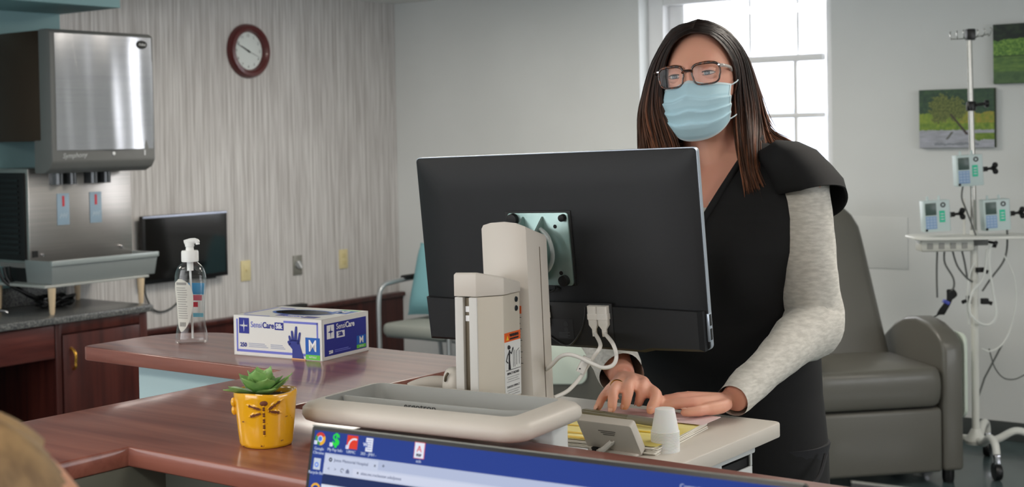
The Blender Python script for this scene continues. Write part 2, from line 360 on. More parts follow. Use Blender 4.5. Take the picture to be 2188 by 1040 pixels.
# clock (built facing +X)
ck = thing('wall_clock', 'round clock with a dark cherry rim on the striped wallpaper', 'clock', (XW, 5.517, 2.01))
Rx = Matrix.Rotation(PI / 2, 4, 'Y')
MB().lathe([(.105, .004), (.112, .030), (.125, .040), (.142, .038), (.152, .024), (.155, .001), (.105, .001)], 48, caps=False).xf(Rx).build('rim', mat('cherry rim', (92, 34, 34), .3, coat=.4), ck)
MB().lathe([(0.001, .008), (.115, .008), (.115, .002)], 48).xf(Rx).build('dial', mat('dial white', (226, 232, 230), .4), ck)
m_ink = mat('black ink', (40, 44, 48), .6)
for k in range(1, 13):
    a = PI / 2 - k * PI / 6
    text(str(k), .022, frameM((.0085, .088 * math.cos(a), .088 * math.sin(a)), (0, 1, 0), (0, 0, 1)), m_ink, ck, 'numeral', ext=.0001)
def hand(ang, l, w, nm):
    a = PI / 2 - math.radians(ang); d = V((0, math.cos(a), math.sin(a))); p = V((0, -d.z, d.y)); o = V((.0105, 0, 0))
    MB().loft([[o - d * .015 + p * w, o - d * .015 - p * w, o - d * .015 - p * w + V((.001, 0, 0)), o - d * .015 + p * w + V((.001, 0, 0))],
               [o + d * l + p * w * .5, o + d * l - p * w * .5, o + d * l - p * w * .5 + V((.001, 0, 0)), o + d * l + p * w * .5 + V((.001, 0, 0))]]).build(nm, m_ink, ck)
hand(297, .055, .0045, 'hour_hand'); hand(295, .088, .003, 'minute_hand'); hand(112, .09, .0012, 'second_hand')
MB().ell((.012, 0, 0), (.002, .006, .006), 12, 8).build('pin', m_ink, ck)
# tv
tv = thing('wall_television', 'small black flat television mounted on the striped wallpaper', 'television', (XW, 4.995, .759))
MB().box(.03, .06, -.29, .29, 0, .357).build('case', m_blk, tv, bevel=.004)
MB().box(.0595, .0615, -.272, .272, .022, .342).build('screen', mat('tv screen', (8, 8, 10), .08, coat=.6), tv)
MB().box(.058, .0625, -.288, .288, .346, .356).build('top_highlight', mat('silver highlight', (170, 175, 190), .25, .8), tv)  # silver strip stands for the highlight along the top edge
MB().box(0, .03, -.08, .08, .1, .26).build('wall_bracket', m_blk, tv)
MB().box(.04, .062, .12, .2, -.008, 0).build('sensor', m_blk, tv)
tag(MB().tube(spline([(XW + .02, 4.74, .77), (XW + .015, 4.75, .70), (XW + .01, 4.80, .62), (XW + .008, 4.88, .60), (XW + .008, 4.97, .64), (XW + .012, 5.03, .74), (XW + .02, 5.05, .80)], 6), .005, 8).build('television_cable', mat('grey cable', (70, 74, 74), .5)), 'thin grey cable looping below the small wall television', 'cable')
def plate(nm, y, z, lab, m, cat):
    t = thing(nm, lab, cat, (XW, y, z)); MB().box(0, .007, -.036, .036, -.058, .058).build('plate', m, t, bevel=.002); return t
t = plate('light_switch', 5.465, .765, 'cream light switch plate nearest the wall television', m_cream, 'switch'); MB().box(.006, .009, -.017, .017, -.034, .034).build('rocker', m_cream, t, bevel=.001); MB().box(.008, .018, -.005, .005, -.004, .012).build('toggle', m_cream, t, bevel=.001)
t = plate('wall_control', 5.874, .762, 'grey metal wall control with a slanted dial between two cream plates', mat('grey metal plate', (150, 148, 140), .4, .5), 'wall control')
MB().lathe([(.024, 0), (.022, .012), (.001, .012)], 24).xf(Matrix.Translation((.007, 0, .004)) @ Rx).build('dial', mat('dial grey', (176, 178, 180), .3, .6), t)
MB().box(-.004, .008, -.005, .005, -.024, .024).xf(Matrix.Translation((.019, 0, .004)) @ Matrix.Rotation(.6, 4, 'X')).build('pointer', m_white, t)
t = plate('power_outlet', 6.265, .767, 'cream power outlet plate closest to the room corner', m_cream, 'outlet')
for dz in (-.021, .021): MB().box(.006, .009, -.016, .016, dz - .014, dz + .014).build('socket', mat('ivory', (214, 198, 146), .4), t, bevel=.003)
bd = thing('black_binder', 'flat black binder lying on the dark wood ledge behind the glove box', 'binder', (XW + .026, 5.80, .518))
MB().box(-.024, .03, -.1, .1, 0, .018).build('cover', m_dark, bd, bevel=.003); MB().box(-.02, .0315, -.095, .095, .004, .014).build('pages', mat('dark paper', (60, 60, 58), .8), bd)

# ---- worktop and cabinets
m_gran = mat('granite laminate', (70, 72, 74), .3, var=(128, 128, 126), vscale=(160, 160, 160), ramp=(.45, .6), detail=4)
wt = thing('worktop', 'speckled grey worktop carrying the ice dispenser', 'worktop', (-5.7, 3.3, .69))
MB().box(-.274, .277, -1.3, 1.069, .0, .032).build('slab', m_gran, wt, bevel=.006)
MB().box(-.274, -.254, -1.3, .96, .032, .125).build('backsplash', m_gran, wt, bevel=.003)
def cabinet(y0, y1, lab, door=True):
    t = thing('base_cabinet', lab, 'cabinet', (-5.7, y0, 0)); w = y1 - y0
    MB().box(-.27, .235, 0, w, .09, .689).build('body', m_cherryv, t)
    MB().box(-.27, .19, .01, w - .01, 0, .09).build('toe_kick', m_dark, t)
    fr = MB(); fr.box(.235, .257, 0, .03, .09, .689); fr.box(.235, .257, w - .045, w, .09, .689); fr.box(.235, .257, .03, w - .045, .64, .689); fr.box(.235, .257, .03, w - .045, .09, .13)
    fr.build('face_frame', m_cherryv, t, bevel=.002)
    d = MB().box(.237, .262, .036, w - .05, .135, .634).build('door', m_cherryv, t, bevel=.002)
    MB().tube(spline([(.262, .075, .571), (.282, .078, .560), (.290, .082, .535), (.284, .084, .505), (.282, .086, .485), (.262, .087, .473)], 5), [.0065] * 5 + [.0065] * 16 + [.0065] * 5, 10).build('handle', mat('brass', (214, 160, 70), .25, 1), d)
    return t
cabinet(3.83, 4.345, 'dark cherry base cabinet with a brass handle under the ice dispenser')
t = thing('apron_drawer', 'dark cherry drawer front over the open knee space under the worktop', 'drawer', (-5.7, 3.32, .689))
MB().box(-.27, .235, 0, .505, -.145, 0).build('drawer_box', m_cherryv, t); MB().box(.235, .257, .0, .505, -.155, -.006).build('drawer_front', wood('cherry veneer side', (66, 28, 26), (96, 46, 40), (3, 3, 30), .35, .2), t, bevel=.003)
cabinet(2.75, 3.31, 'dark cherry base cabinet left of the open knee space')
tag(MB().box(-5.96, -5.92, 3.32, 3.82, .0, .53).build('knee_panel', m_cherryv, bevel=.002), 'dark cherry panel at the back of the open knee space', 'panel')
# ---- ice dispenser
m_ss = mat('brushed steel', (196, 196, 198), .22, 1, var=(184, 184, 188), vscale=(2, 2, 300), ramp=(.3, .7), aniso=.5)
m_bez = mat('bezel grey', (112, 112, 110), .45); m_side = mat('side panel brown steel', (86, 66, 54), .3, .7)
ice = thing('ice_dispenser', 'countertop ice and water dispenser with a wavy polished steel front', 'ice dispenser', (-5.7, 4.18, .722))
def iy(y): return y - 4.18
def izz(z): return z - .722
X0 = XW + 5.7                                            # wall side in local x
hb = MB()
hb.loft([[(x, y, z) for x, z in ((.10, izz(2.03)), (.165, izz(2.03)), (.189, izz(2.015)), (.189, izz(1.42)), (.165, izz(1.385)), (.12, izz(1.366)), (.05, izz(1.366)), (.05, izz(1.52)), (.10, izz(1.52)))] for y in (iy(3.885), iy(4.474))])
hb.build('head_bezel', m_bez, ice, bevel=.008, seg=2)
MB().box(X0, .105, iy(3.888), iy(4.47), izz(1.515), izz(2.026)).build('side_panel', m_side, ice, bevel=.004)
def wav(u, v): 
    y = iy(3.91) + u * .553; z = izz(1.472) + v * .538
    return (.1895 + .0022 * math.sin(u * 12 + .5 * math.sin(v * 4) + .5) + .0012 * math.sin(u * 26 + v * 1.2) + .009 * math.sin(PI * u), y, z)
MB().grid(60, 24, wav).build('front_panel', m_ss, ice, angle=80)
MB().box(.186, .1905, iy(3.905), iy(3.912), izz(1.468), izz(2.014)).build('panel_edge', m_bez, ice); MB().box(.186, .1905, iy(4.461), iy(4.467), izz(1.468), izz(2.012)).build('panel_edge', m_bez, ice)
lb = MB().box(X0, 0, iy(3.882), iy(4.472), izz(.945), izz(1.39)); lb.build('lower_body', mat('satin steel', (176, 172, 168), .32, .9, var=(186, 180, 176), vscale=(2, 2, 200)), ice, bevel=.006)
vg = MB().box(X0 + .02, -.02, iy(3.872), iy(3.882), izz(.96), izz(1.37)).build('vent_panel', m_dark, ice, bevel=.003)
for k in range(14): MB().box(X0 + .04, -.06, iy(3.867), iy(3.873), izz(.99) + k * .026, izz(.99) + k * .026 + .012).build('slat', m_blk, vg)
for y in (4.03, 4.105, 4.225, 4.30):
    MB().loft([[(.0 + .055 * (1 - (2 * k / 10 - 1) ** 2) , iy(y) - .034 + .068 * k / 10, z) for k in range(11)] + [(.0, iy(y) + .034, z)] for z in (izz(1.31), izz(1.37))]).build('chute', mat('chute grey', (84, 86, 88), .25, .6), ice)
m_lblue = mat('label blue', (150, 172, 190), .4); m_red = mat('label red', (205, 60, 70), .4)
for y in (4.07, 4.255):
    lbp = MB().box(.0005, .0035, iy(y) - .034, iy(y) + .034, izz(1.117), izz(1.267)).build('label', m_lblue, ice, bevel=.002)
    MB().box(.003, .005, iy(y) - .006, iy(y) + .006, izz(1.205), izz(1.255)).build('red_mark', m_red, lbp)
    for q in range(5):
        MB().tube([(.004, iy(y) - .02 + .008 * q, izz(1.15) + .01 * (q % 2)), (.004, iy(y) - .012 + .008 * q, izz(1.165) + .008 * ((q + 1) % 2))], .002, 6).build('printed_mark', mat('pale print', (190, 205, 215), .5), lbp)
MB().box(0, .004, iy(3.895), iy(3.925), izz(.975), izz(1.005)).build('power_switch', m_dark, ice); MB().lathe([(.008, 0), (.006, .01), (.001, .01)], 12).xf(Matrix.Translation((0, iy(3.95), izz(.982))) @ Rx).build('knob', m_chrome, ice)
MB().lathe([(.008, 0), (.006, .012), (.001, .012)], 12).xf(Matrix.Translation((.0, iy(4.40), izz(.99))) @ Rx).build('knob', m_chrome, ice)
dt = MB(); y0, y1, z0, z1 = iy(3.868), iy(4.475), izz(.858), izz(.965); t_ = .008
dt.loft([[(-.02, y0 + .01, z0), (.175, y0 + .01, z0), (.175, y1 - .012, z0), (-.02, y1 - .012, z0)], [(-.02, y0, z1), (.189, y0, z1), (.189, y1, z1), (-.02, y1, z1)],
         [(-.015, y0 + t_, z1), (.18, y0 + t_, z1), (.18, y1 - t_, z1), (-.015, y1 - t_, z1)], [(-.015, y0 + .02, z0 + .02), (.165, y0 + .02, z0 + .02), (.165, y1 - .02, z0 + .02), (-.015, y1 - .02, z0 + .02)]])
dtr = dt.build('drip_tray', mat('tray grey', (136, 142, 142), .35, .1), ice, bevel=.003)
MB().box(.178, .194, y0 - .002, y1 + .002, z1 - .022, z1 + .002).build('tray_lip', mat('lip grey', (160, 168, 168), .3, .2), dtr, bevel=.003)
MB().box(X0 + .03, -.02, iy(3.885), iy(4.47), izz(.925), izz(.95)).build('base_plate', m_bez, ice)
MB().box(X0 + .03, .185, iy(3.83), iy(4.42), izz(.845), izz(.857)).build('stand_top', mat('stand grey', (178, 180, 176), .4, .3), ice, bevel=.002)
MB().box(X0 + .04, -.02, iy(3.90), iy(4.45), izz(.857), izz(.93)).build('plinth_box', m_dark, ice)
for x, y in ((.183, 3.868), (.183, 4.37), (X0 + .04, 3.87), (X0 + .04, 4.31)):
    MB().lathe([(.009, 0.0), (.012, .01), (.018, .122)], 16, (x, iy(y), 0)).build('leg', mat('leg tan', (214, 190, 158), .4), ice)
bdg = MB().lathe([(.0205, 0), (.0195, .003), (.001, .003)], 28).xf(Matrix.Translation((.1915, iy(4.403), izz(1.975))) @ Matrix.Diagonal((1, 1.6, 1, 1)) @ Rx).build('badge', m_dark, ice)
text('Follett', .016, frameM((.1958, iy(4.403), izz(1.975)), (0, 1, 0), (0, 0, 1)), mat('badge silver', (200, 200, 200), .3, .5), bdg, 'badge_lettering', bold=.0003, shear=.2)
text('Symphony', .032, frameM((.1912, iy(4.005), izz(1.447)), (0, 1, .03), (0, -.03, 1)), mat('light lettering', (196, 198, 198), .4), ice, 'script_lettering', shear=.3, bold=.0002)
MB().ell((.191, iy(4.225), izz(1.452)), (.004, .009, .009), 12, 8).build('status_lamp', mat('white lens', (240, 240, 240), .3), ice)
MB().box(.189, .1915, iy(4.405), iy(4.411), izz(1.44), izz(1.465)).build('printed_mark', m_white, ice)
# black power cables heaped on the worktop
for j in range(3):
    pts = []
    for k in range(30):
        a = k / 29 * 4 * PI + j * 2; r = .8 + .2 * math.sin(k * 1.7 + j)
        pts.append((-5.77 + .075 * r * math.cos(a), 4.06 + .10 * r * math.sin(a), .739 + .016 * j + .006 * math.sin(k * 2.1)))
    pts += [(-5.80 + .02 * j, 3.95, .78), (-5.84 + .02 * j, 3.88 - .03 * j, .86), (-5.85 + .02 * j, 3.87 - .04 * j, .93)]
    tag(MB().tube(spline(pts, 4), .008, 8).build('power_cable', m_blk), ['black power cable at the bottom of the coil on the worktop', 'black power cable in the middle of the coil on the worktop', 'black power cable lying on top of the coil on the worktop'][j], 'cable', 'coiled cables under the ice dispenser')
fc = thing('faucet', 'chrome faucet lever at the left end of the speckled worktop', 'faucet', (-5.72, 3.56, .722))
MB().lathe([(.025, 0), (.024, .012), (.014, .02), (.012, .06), (.001, .062)], 20).build('stem', m_chrome, fc); MB().tube([(0, 0, .05), (.04, .06, .045), (.085, .135, .03), (.09, .15, .022)], [.009, .008, .007, .009], 10).build('spout', m_chrome, fc)
# ================================================================== SEATING IN THE BACKGROUND
m_vinyl = mat('grey vinyl', (98, 96, 89), .38, coat=.15, bump=.08, bscale=260)
m_vdark = mat('dark seam', (52, 51, 47), .6); m_lam = mat('pale laminate', (206, 216, 204), .4)
def cushion(mb, x0, x1, y0, y1, z0, z1, r=.03, crown=.02, n=10):
    """rounded cushion with a slightly crowned top"""
    rings = []
    for j in range(n + 1):
        t = j / n; a = PI * t
        ins = r * (1 - math.sin(a) ** .5) if 0 < t < 1 else r
        z = z0 + (z1 - z0) * (1 - math.cos(a)) / 2
        rings.append([(px, py, z) for px, py in rrect(x1 - x0 - 2 * ins, y1 - y0 - 2 * ins, min(r * 1.6, .05), 5, (x0 + x1) / 2, (y0 + y1) / 2)])
    cx, cy = (x0 + x1) / 2, (y0 + y1) / 2; top = rings[-1]
    for k, s in enumerate((.8, .5, .2)): rings.append([(cx + (p[0] - cx) * s, cy + (p[1] - cy) * s, z1 + crown * (1 - s * s)) for p in top])
    mb.loft(rings); return mb
def recliner(loc, rz, lab):
    t = thing('recliner', lab, 'recliner', loc, rz, 'grey medical recliners')
    cushion(MB(), -.295, .295, -.03, .50, .335, .50, .035, .02).build('seat', m_vinyl, t, angle=60)
    MB().box(-.295, .295, -.005, .06, .055, .328).build('footrest', m_vinyl, t, bevel=.018, seg=3)
    MB().box(-.285, .285, .06, .66, .07, .335).build('chassis', m_vdark, t)
    # tall back, tapering upward, rounded
    rings = []
    for k in range(15):
        u = k / 14; z = .42 + .74 * u; hw = .285 - .075 * u
        if u > .82: hw *= math.sqrt(max(.0, 1 - ((u - .82) / .18) ** 2 * .55))
        yc = .47 + .22 * u; th = .075 - .02 * u
        if u > .9: th *= 1 - 3 * (u - .9)
        rings.append([(px, yc + py, z) for px, py in rrect(2 * hw, 2 * th, th * .75, 5)])
    MB().loft(rings).build('backrest', m_vinyl, t, angle=60)
    for s in (-1, 1):
        prof = [(.0, .055), (.0, .56), (.015, .605), (.05, .635), (.14, .668), (.25, .682), (.36, .668), (.46, .63), (.56, .57), (.60, .5), (.60, .055)]
        a = MB().loft([[(x, y, z) for y, z in prof] for x in (s * .30, s * .395)]).build('arm', m_vinyl, t, bevel=.02, seg=3, angle=50)
        for y in (.05, .53): MB().lathe([(.022, 0), (.026, .02), (.026, .058)], 14, (s * .345, y, 0)).build('foot', m_blk, t)
    tr = MB(); tr.loft([[(x, py, pz) for py, pz in rrect(.40, .36, .045, 6, .22, .45)] for x in (.408, .424)])
    tr.build('side_tray', m_lam, t, bevel=.003); MB().box(.395, .41, .08, .36, .50, .56).build('tray_hinge', m_blk, t)
    return t
FRx, FRy = -2.008, 5.854; ca, sa = math.cos(math.radians(47.3)), math.sin(math.radians(47.3))
recliner((FRx - .395 * ca, FRy - .395 * sa, 0), math.radians(47.3), 'grey vinyl medical recliner standing in front of the drip stand')
recliner((-4.418, 5.90, 0), math.radians(-60), 'grey vinyl recliner with a pale fold-down side tray, mostly hidden behind the monitor')
# guest chair
m_tube = mat('silver tube', (168, 172, 174), .35, .6); m_seat = mat('sage fabric', (142, 146, 140), .8, bump=.15, bscale=400)
gc = thing('guest_chair', 'guest chair with a silver tube frame and a sage seat in the corner', 'chair', (-5.01, 5.80, 0))
for s in (-1, 1):
    x = s * .25
    MB().tube(spline([(x, .0, .013), (x, -.005, .35), (x, -.005, .60), (x, .03, .675), (x, .11, .692), (x, .38, .705), (x, .52, .70)], 6), .014, 10).build('arm_frame', m_tube, gc, angle=60)
    MB().tube([(x, .56, .013), (x, .50, .45), (x, .53, .9)], .013, 10).build('leg', m_tube, gc)
    MB().box(x - .020, x + .020, .20, .46, .698, .722).build('arm_pad', m_dark, gc, bevel=.008)
MB().tube([(-.25, .06, .40), (.25, .06, .40)], .011, 8).build('rail', m_tube, gc); MB().tube([(-.25, .48, .40), (.25, .48, .40)], .011, 8).build('rail', m_tube, gc)
cushion(MB(), -.235, .235, -.02, .48, .405, .475, .03, .015).build('seat', m_seat, gc, angle=60)
bk = MB(); cushion(bk, -.23, .23, -.02, .02, .0, .42, .018, 0); bk.xf(Matrix.Translation((0, .53, .50)) @ Matrix.Rotation(-.12, 4, 'X')).build('backrest', m_seat, gc, angle=60)
pw = MB()
def pil(u, v, s):
    a, b = 2 * u - 1, 2 * v - 1; e = (1 - a ** 4) * (1 - b ** 4); k = 1 - .06 * (1 - a * a) * 0
    return (a * .19 * (1 - .07 * (1 - b * b) * abs(a)), s * (.075 * max(0, e) ** .6 + .001), b * .21 * (1 - .06 * (1 - a * a) * abs(b)))
pw.grid(18, 18, lambda u, v: pil(u, v, 1)); pw.grid(18, 18, lambda u, v: pil(u, v, -1))
pw.xf(Matrix.Translation((-5.035, 6.06, .700)) @ Matrix.Rotation(-.30, 4, 'X'))
tag(pw.build('pillow', mat('teal fabric', (122, 172, 180), .85, bump=.1, bscale=300), weld=True, angle=80), 'teal cushion leaning on the guest chair in the corner', 'pillow')

# ================================================================== DRIP STAND
m_enam = mat('white enamel', (222, 222, 216), .35); m_pole = mat('pole steel', (184, 182, 176), .25, .9)
iv = thing('iv_pole', 'tall wheeled drip stand with hooks and a white shelf beside the recliner', 'iv stand', (-2.066, 6.17, 0), yaw)
MB().tube([(0, 0, .1), (0, 0, 1.05)], .0165, 14).build('lower_pole', m_enam, iv); MB().tube([(0, 0, 1.0), (-.004, 0, 1.4), (-.012, 0, 1.905)], [.0145, .013, .011], 14).build('upper_pole', m_pole, iv)
MB().box(-.025, .012, -.02, .02, 1.885, 1.935).build('hook_head', m_blk, iv, bevel=.005)
for s in (-1, 1):
    MB().tube(spline([(-.01, 0, 1.895), (s * .04 - .01, -.02 * s, 1.897 + .004 * s), (s * .075 - .01, -.03 * s, 1.902 + .008 * s)], 4), .0028, 6).build('hook_arm', m_pole, iv)
    for k in range(3):
        x = s * (.025 + .025 * k) - .01; z = 1.897 + .003 * s * k
        MB().tube(spline([(x, -.012 * s * k * .8, z), (x + s * .004, -.012 * s * k * .8 - .01, z + .002), (x + s * .008, -.012 * s * k - .016, z + .022), (x + s * .004, -.012 * s * k - .012, z + .034)], 4), .0026, 6).build('hook', m_pole, iv)
MB().lathe([(.019, 0), (.021, .008), (.021, .036), (.017, .042)], 16, (-.006, 0, 1.575)).build('height_collar', m_blk, iv); MB().tube([(.012, -.01, 1.6), (.045, -.014, 1.605), (.05, -.015, 1.605), (.064, -.016, 1.605)], [.007, .007, .017, .017], 12).build('height_knob', m_blk, iv)
sh = MB(); sh.prism(rrect(.52, .24, .05, 6, -.03, -.03), 1.018, 1.030); shp = sh.build('shelf', m_enam, iv, bevel=.003)
MB().box(-.262, -.03, -.10, .0, .965, 1.018).build('power_block', mat('power block', (206, 206, 198), .45), iv, bevel=.012)
for k in range(4): MB().box(-.235 + .05 * k, -.212 + .05 * k, -.104, -.099, .978, 1.004).build('socket', mat('socket grey', (150, 150, 146), .5), iv)
MB().box(-.03, .05, -.045, .03, .985, 1.018).build('shelf_clamp', m_bez, iv, bevel=.004); MB().tube([(.05, -.02, 1.0), (.075, -.03, .995), (.078, -.03, .99), (.09, -.035, .985)], [.006, .006, .018, .014], 10).build('clamp_knob', m_blk, iv)
MB().tube([(-.035, .02, 1.03), (-.035, .02, 1.19)], .006, 8).build('post', m_enam, iv)
# base with castors
MB().lathe([(.045, .105), (.05, .12), (.03, .15), (.02, .17)], 20).build('base_hub', m_enam, iv)
for k in range(4):
    a = math.radians((-88, -12, 60, 138)[k]); c, s = .86 * math.cos(a), .86 * math.sin(a)
    lg = MB().tube(spline([(.02 * c, .02 * s, .125), (.10 * c, .10 * s, .125), (.19 * c, .19 * s, .165), (.26 * c, .26 * s, .15), (.28 * c, .28 * s, .11)], 5), .0165, 10).build('leg', m_enam, iv, angle=60)
    cs = MB().box(.28 * c - .014, .28 * c + .014, .28 * s - .014, .28 * s + .014, .055, .11).build('castor_fork', m_chrome, lg, bevel=.004)
    wl = MB().lathe([(.012, -.014), (.036, -.014), (.038, -.008), (.038, .008), (.036, .014), (.012, .014)], 20).xf(Matrix.Translation((.28 * c, .28 * s, .038)) @ Matrix.Rotation(a, 4, 'Z') @ Matrix.Rotation(PI / 2, 4, 'X'))
    wl.build('castor_wheel', m_blk, lg)
# pumps: each is a thing of its own, clamped to the stand
m_pump = mat('pump shell', (196, 212, 212), .4); m_pscr = mat('pump screen', (74, 92, 88), .3); m_key = mat('keypad blue', (136, 166, 204), .45); m_grn = mat('green sticker', (46, 200, 160), .5)
def pump(dx, z, lab, kx):
    p0 = V((-2.066, 6.17, 0)) + V((math.cos(yaw), math.sin(yaw), 0)) * dx - V((-math.sin(yaw), math.cos(yaw), 0)) * .045
    t = thing('infusion_pump', lab, 'infusion pump', (p0.x, p0.y, z), yaw, 'pumps on the drip stand')
    t.rotation_euler = (0, -.05, yaw)
    MB().prism(rrect(.115, .07, .008, 3), 0, .135).build('shell', m_pump, t, bevel=.004)
    MB().box(-.052, -.004, -.037, -.034, .072, .125).build('screen', m_pscr, t, bevel=.001)
    kp = MB().box(-.052, -.004, -.037, -.034, .012, .068).build('keypad', m_key, t, bevel=.001)
    for i in range(3):
        for j in range(4): MB().box(-.048 + .0145 * i, -.038 + .0145 * i, -.0382, -.0365, .018 + .0125 * j, .026 + .0125 * j).build('key', mat('key pale', (168, 190, 216), .5), kp)
    MB().box(.008, .032, -.0375, -.034, .04, .09).build('green_sticker', m_grn, t)
    for q in range(3): MB().box(.013, .027, -.0385, -.0372, .05 + .012 * q, .055 + .012 * q).build('printed_line', m_pump, t)
    MB().lathe([(.011, 0), (.011, .003), (.006, .003), (.006, 0)], 20, caps=False).xf(Matrix.Translation((.026, -.0345, .115)) @ Matrix.Rotation(PI / 2, 4, 'X')).build('dial_ring', m_blk, t)
    MB().ell((-.05, -.036, .008), (.006, .004, .006), 10, 8).build('button', m_dark, t)
    for x in (-.03, .02): MB().lathe([(.006, 0), (.005, .018), (.001, .019)], 10, (x, 0, .135)).build('line_guide', m_pump, t)
    MB().box(.0575, .066, -.012, .012, .055, .08).build('clamp_arm', m_bez, t, bevel=.002)
    MB().tube([(.066, 0, .0675), (.085, 0, .068), (.086, 0, .068), (.108, 0, .069)], [.011, .011, .006, .006], 10).build('clamp_screw', m_dark, t)
    kb = MB()
    for a in range(3): kb.ell((.118, .014 * math.cos(2.1 * a), .069 + .016 * math.sin(2.1 * a)), (.013, .013, .013), 10, 8)
    kb.build('clamp_knob', m_dark, t)
pump(-.035, 1.248, 'pale blue infusion pump clamped highest on the drip stand', 0)
pump(-.18, 1.052, 'pale blue infusion pump on the left end of the drip stand shelf', 0)
pump(.082, 1.052, 'pale blue infusion pump on the right end of the drip stand shelf', 0)
m_gc = mat('cable grey', (96, 98, 96), .5); m_wc = mat('tube white', (226, 228, 224), .35)
def ivw(x, z, y=-.03):
    return V((-2.066, 6.17, z)) + V((math.cos(yaw), math.sin(yaw), 0)) * x + V((-math.sin(yaw), math.cos(yaw), 0)) * y
def pxz(p): return ((p[0] - 2080) / 484, 1.5 - (p[1] - 273) / 484)
def ivcable(pts, r, m, lab, y=-.03, nm='cable'):
    return tag(MB().tube(spline([ivw(*pxz(p), y + .004 * (i % 2)) for i, p in enumerate(pts)], 6), r, 8).build(nm, m), lab, 'cable', 'cables on the drip stand')
ivcable([(2050, 395), (2048, 420), (2056, 445), (2066, 470), (2076, 500)], .004, m_gc, 'grey lead from the highest infusion pump down to the shelf', -.05)
ivcable([(1997, 535), (1996, 580), (1996, 632)], .0045, m_gc, 'straight grey power lead hanging from the left of the shelf')
ivcable([(2012, 535), (2014, 560), (2030, 590), (2032, 610), (2022, 622)], .0045, m_gc, 'curved grey power lead beside the straight one under the shelf')
ivcable([(2030, 535), (2040, 565), (2058, 590), (2072, 600)], .0045, m_gc, 'grey lead curving from the shelf to the pole')
ivcable([(2050, 535), (2056, 560), (2060, 590)], .0045, m_gc, 'short grey lead hanging just left of the pole')
ivcable([(2146, 485), (2146, 530), (2136, 560), (2110, 595), (2092, 620)], .0045, m_gc, 'dark lead running diagonally from the right pump to the pole')
ivcable([(2100, 530), (2092, 590), (2068, 620), (2062, 660), (2080, 685), (2104, 690), (2118, 670), (2112, 620), (2104, 560), (2108, 520)], .0055, m_wc, 'thick white tube in a wide loop in front of the pole', -.05)
ivcable([(2075, 560), (2064, 590), (2060, 640), (2063, 690)], .005, m_wc, 'white tube hanging down the left of the pole')
ivcable([(2138, 545), (2158, 590), (2162, 640), (2150, 700), (2130, 735), (2106, 748), (2088, 742)], .0035, m_wc, 'thin white tube in the widest loop right of the pole', -.04)
ivcable([(2110, 745), (2122, 785), (2140, 808), (2165, 812), (2190, 800)], .003, m_gc, 'thin grey line sagging low to the right of the pole', 0)
tl = MB().tube([ivw(*pxz((2090, 892)), .1), ivw(*pxz((2140, 830)), .25), ivw(*pxz((2196, 765)), .35)], .005, 8).build('grey_cord', m_gc); tag(tl, 'straight grey cord rising to the right near the floor', 'cable', 'cables on the drip stand')
cb = thing('cable_bundle', 'black cable folded into a bundle with a blue tie under the shelf', 'cable', tuple(ivw(*pxz((2015, 642)))), yaw)
for k in range(5):
    o = (k - 2) * .007
    MB().tube(spline([(.02 + o, .003 * k, .055), (.03 + o, 0, .03), (.005 + o * .5, .002 * k, 0), (-.015 + o, 0, -.035), (-.025 + o, .002 * k, -.055), (-.012 + o, 0, -.03), (.012 + o * .6, 0, .005), (.02 + o, 0, .05)], 5), .0045, 8).build('strand', m_dark, cb)
MB().box(-.014, .014, -.012, .018, -.008, .008).xf(Matrix.Rotation(.5, 4, 'Y')).build('cable_tie', mat('blue tie', (70, 80, 170), .5), cb, bevel=.003)
MB().tube(spline([(-.03, 0, -.05), (-.05, 0, -.062), (-.068, 0, -.066)], 4), .0035, 6).build('strand_end', m_dark, cb)
for (x, y, w_, h_, lab) in ((2064, 638, 10, 16, 'small black clip low on the left side of the drip stand pole'), (2098, 642, 16, 12, 'round black knob low on the right side of the drip stand pole'), (2090, 575, 20, 10, 'black lever clamp just under the drip stand shelf')):
    X_, Z_ = pxz((x, y)); c_ = ivw(X_, Z_, -.022); kn = thing('pole_clamp', lab, 'clamp', tuple(c_), yaw)
    MB().prism(rrect(w_ / 484, .026, .006, 3), -h_ / 968, h_ / 968).build('jaw', m_dark, kn, bevel=.003); MB().tube([(0, 0, 0), (.03 if x > 2080 else -.03, -.01, -.01)], [.006, .009], 8).build('screw', m_dark, kn)
# ================================================================== NURSE STATION COUNTER
CAMP = V((0, 0, CAM_H))
def at(x, y, d): return CAMP + (FWD + RGT * ((x - 1094) / 3000) - UPV * ((y - 360) / 3000)) * d
def atz(x, y, z):
    r = FWD + RGT * ((x - 1094) / 3000) - UPV * ((y - 360) / 3000); return CAMP + r * ((z - CAM_H) / r.z)
CZ = 1.10
m_ctop = wood('cherry laminate', (116, 62, 51), (152, 94, 79), (2.2, 34, 34), .45, .6)
m_half = mat('half wall blue grey', (172, 192, 196), .6)
m_inner = mat('station inner panel', (108, 112, 102), .5)
ct = thing('station_counter', 'dark cherry laminate counter running round the nurse station', 'counter', (-1.65, 1.5, 0))
def rnd_corner(c, r, a0, a1, n=8): return [(c[0] + r * math.cos(math.radians(a0 + (a1 - a0) * k / n)), c[1] + r * math.sin(math.radians(a0 + (a1 - a0) * k / n))) for k in range(n + 1)]
poly = [(-1.783, -.9), (-1.513, -.9), (-1.513, 1.172), (1.1, 1.172), (1.1, 1.487), (-1.53, 1.478), (-1.53, 1.99)] + rnd_corner((-2.205, 1.85), .14, 90, 180) + rnd_corner((-2.325, 1.727), .020, 180, 270, 5) + [(-1.783, 1.707)]
cm = MB().prism([(x + 1.65, y - 1.5) for x, y in poly], CZ - .027, CZ).build('counter_top', m_ctop, ct, bevel=.0025, seg=2)
MB().box(-.565, -.13, .245, .44, 0, CZ - .027).build('half_wall', m_half, ct)
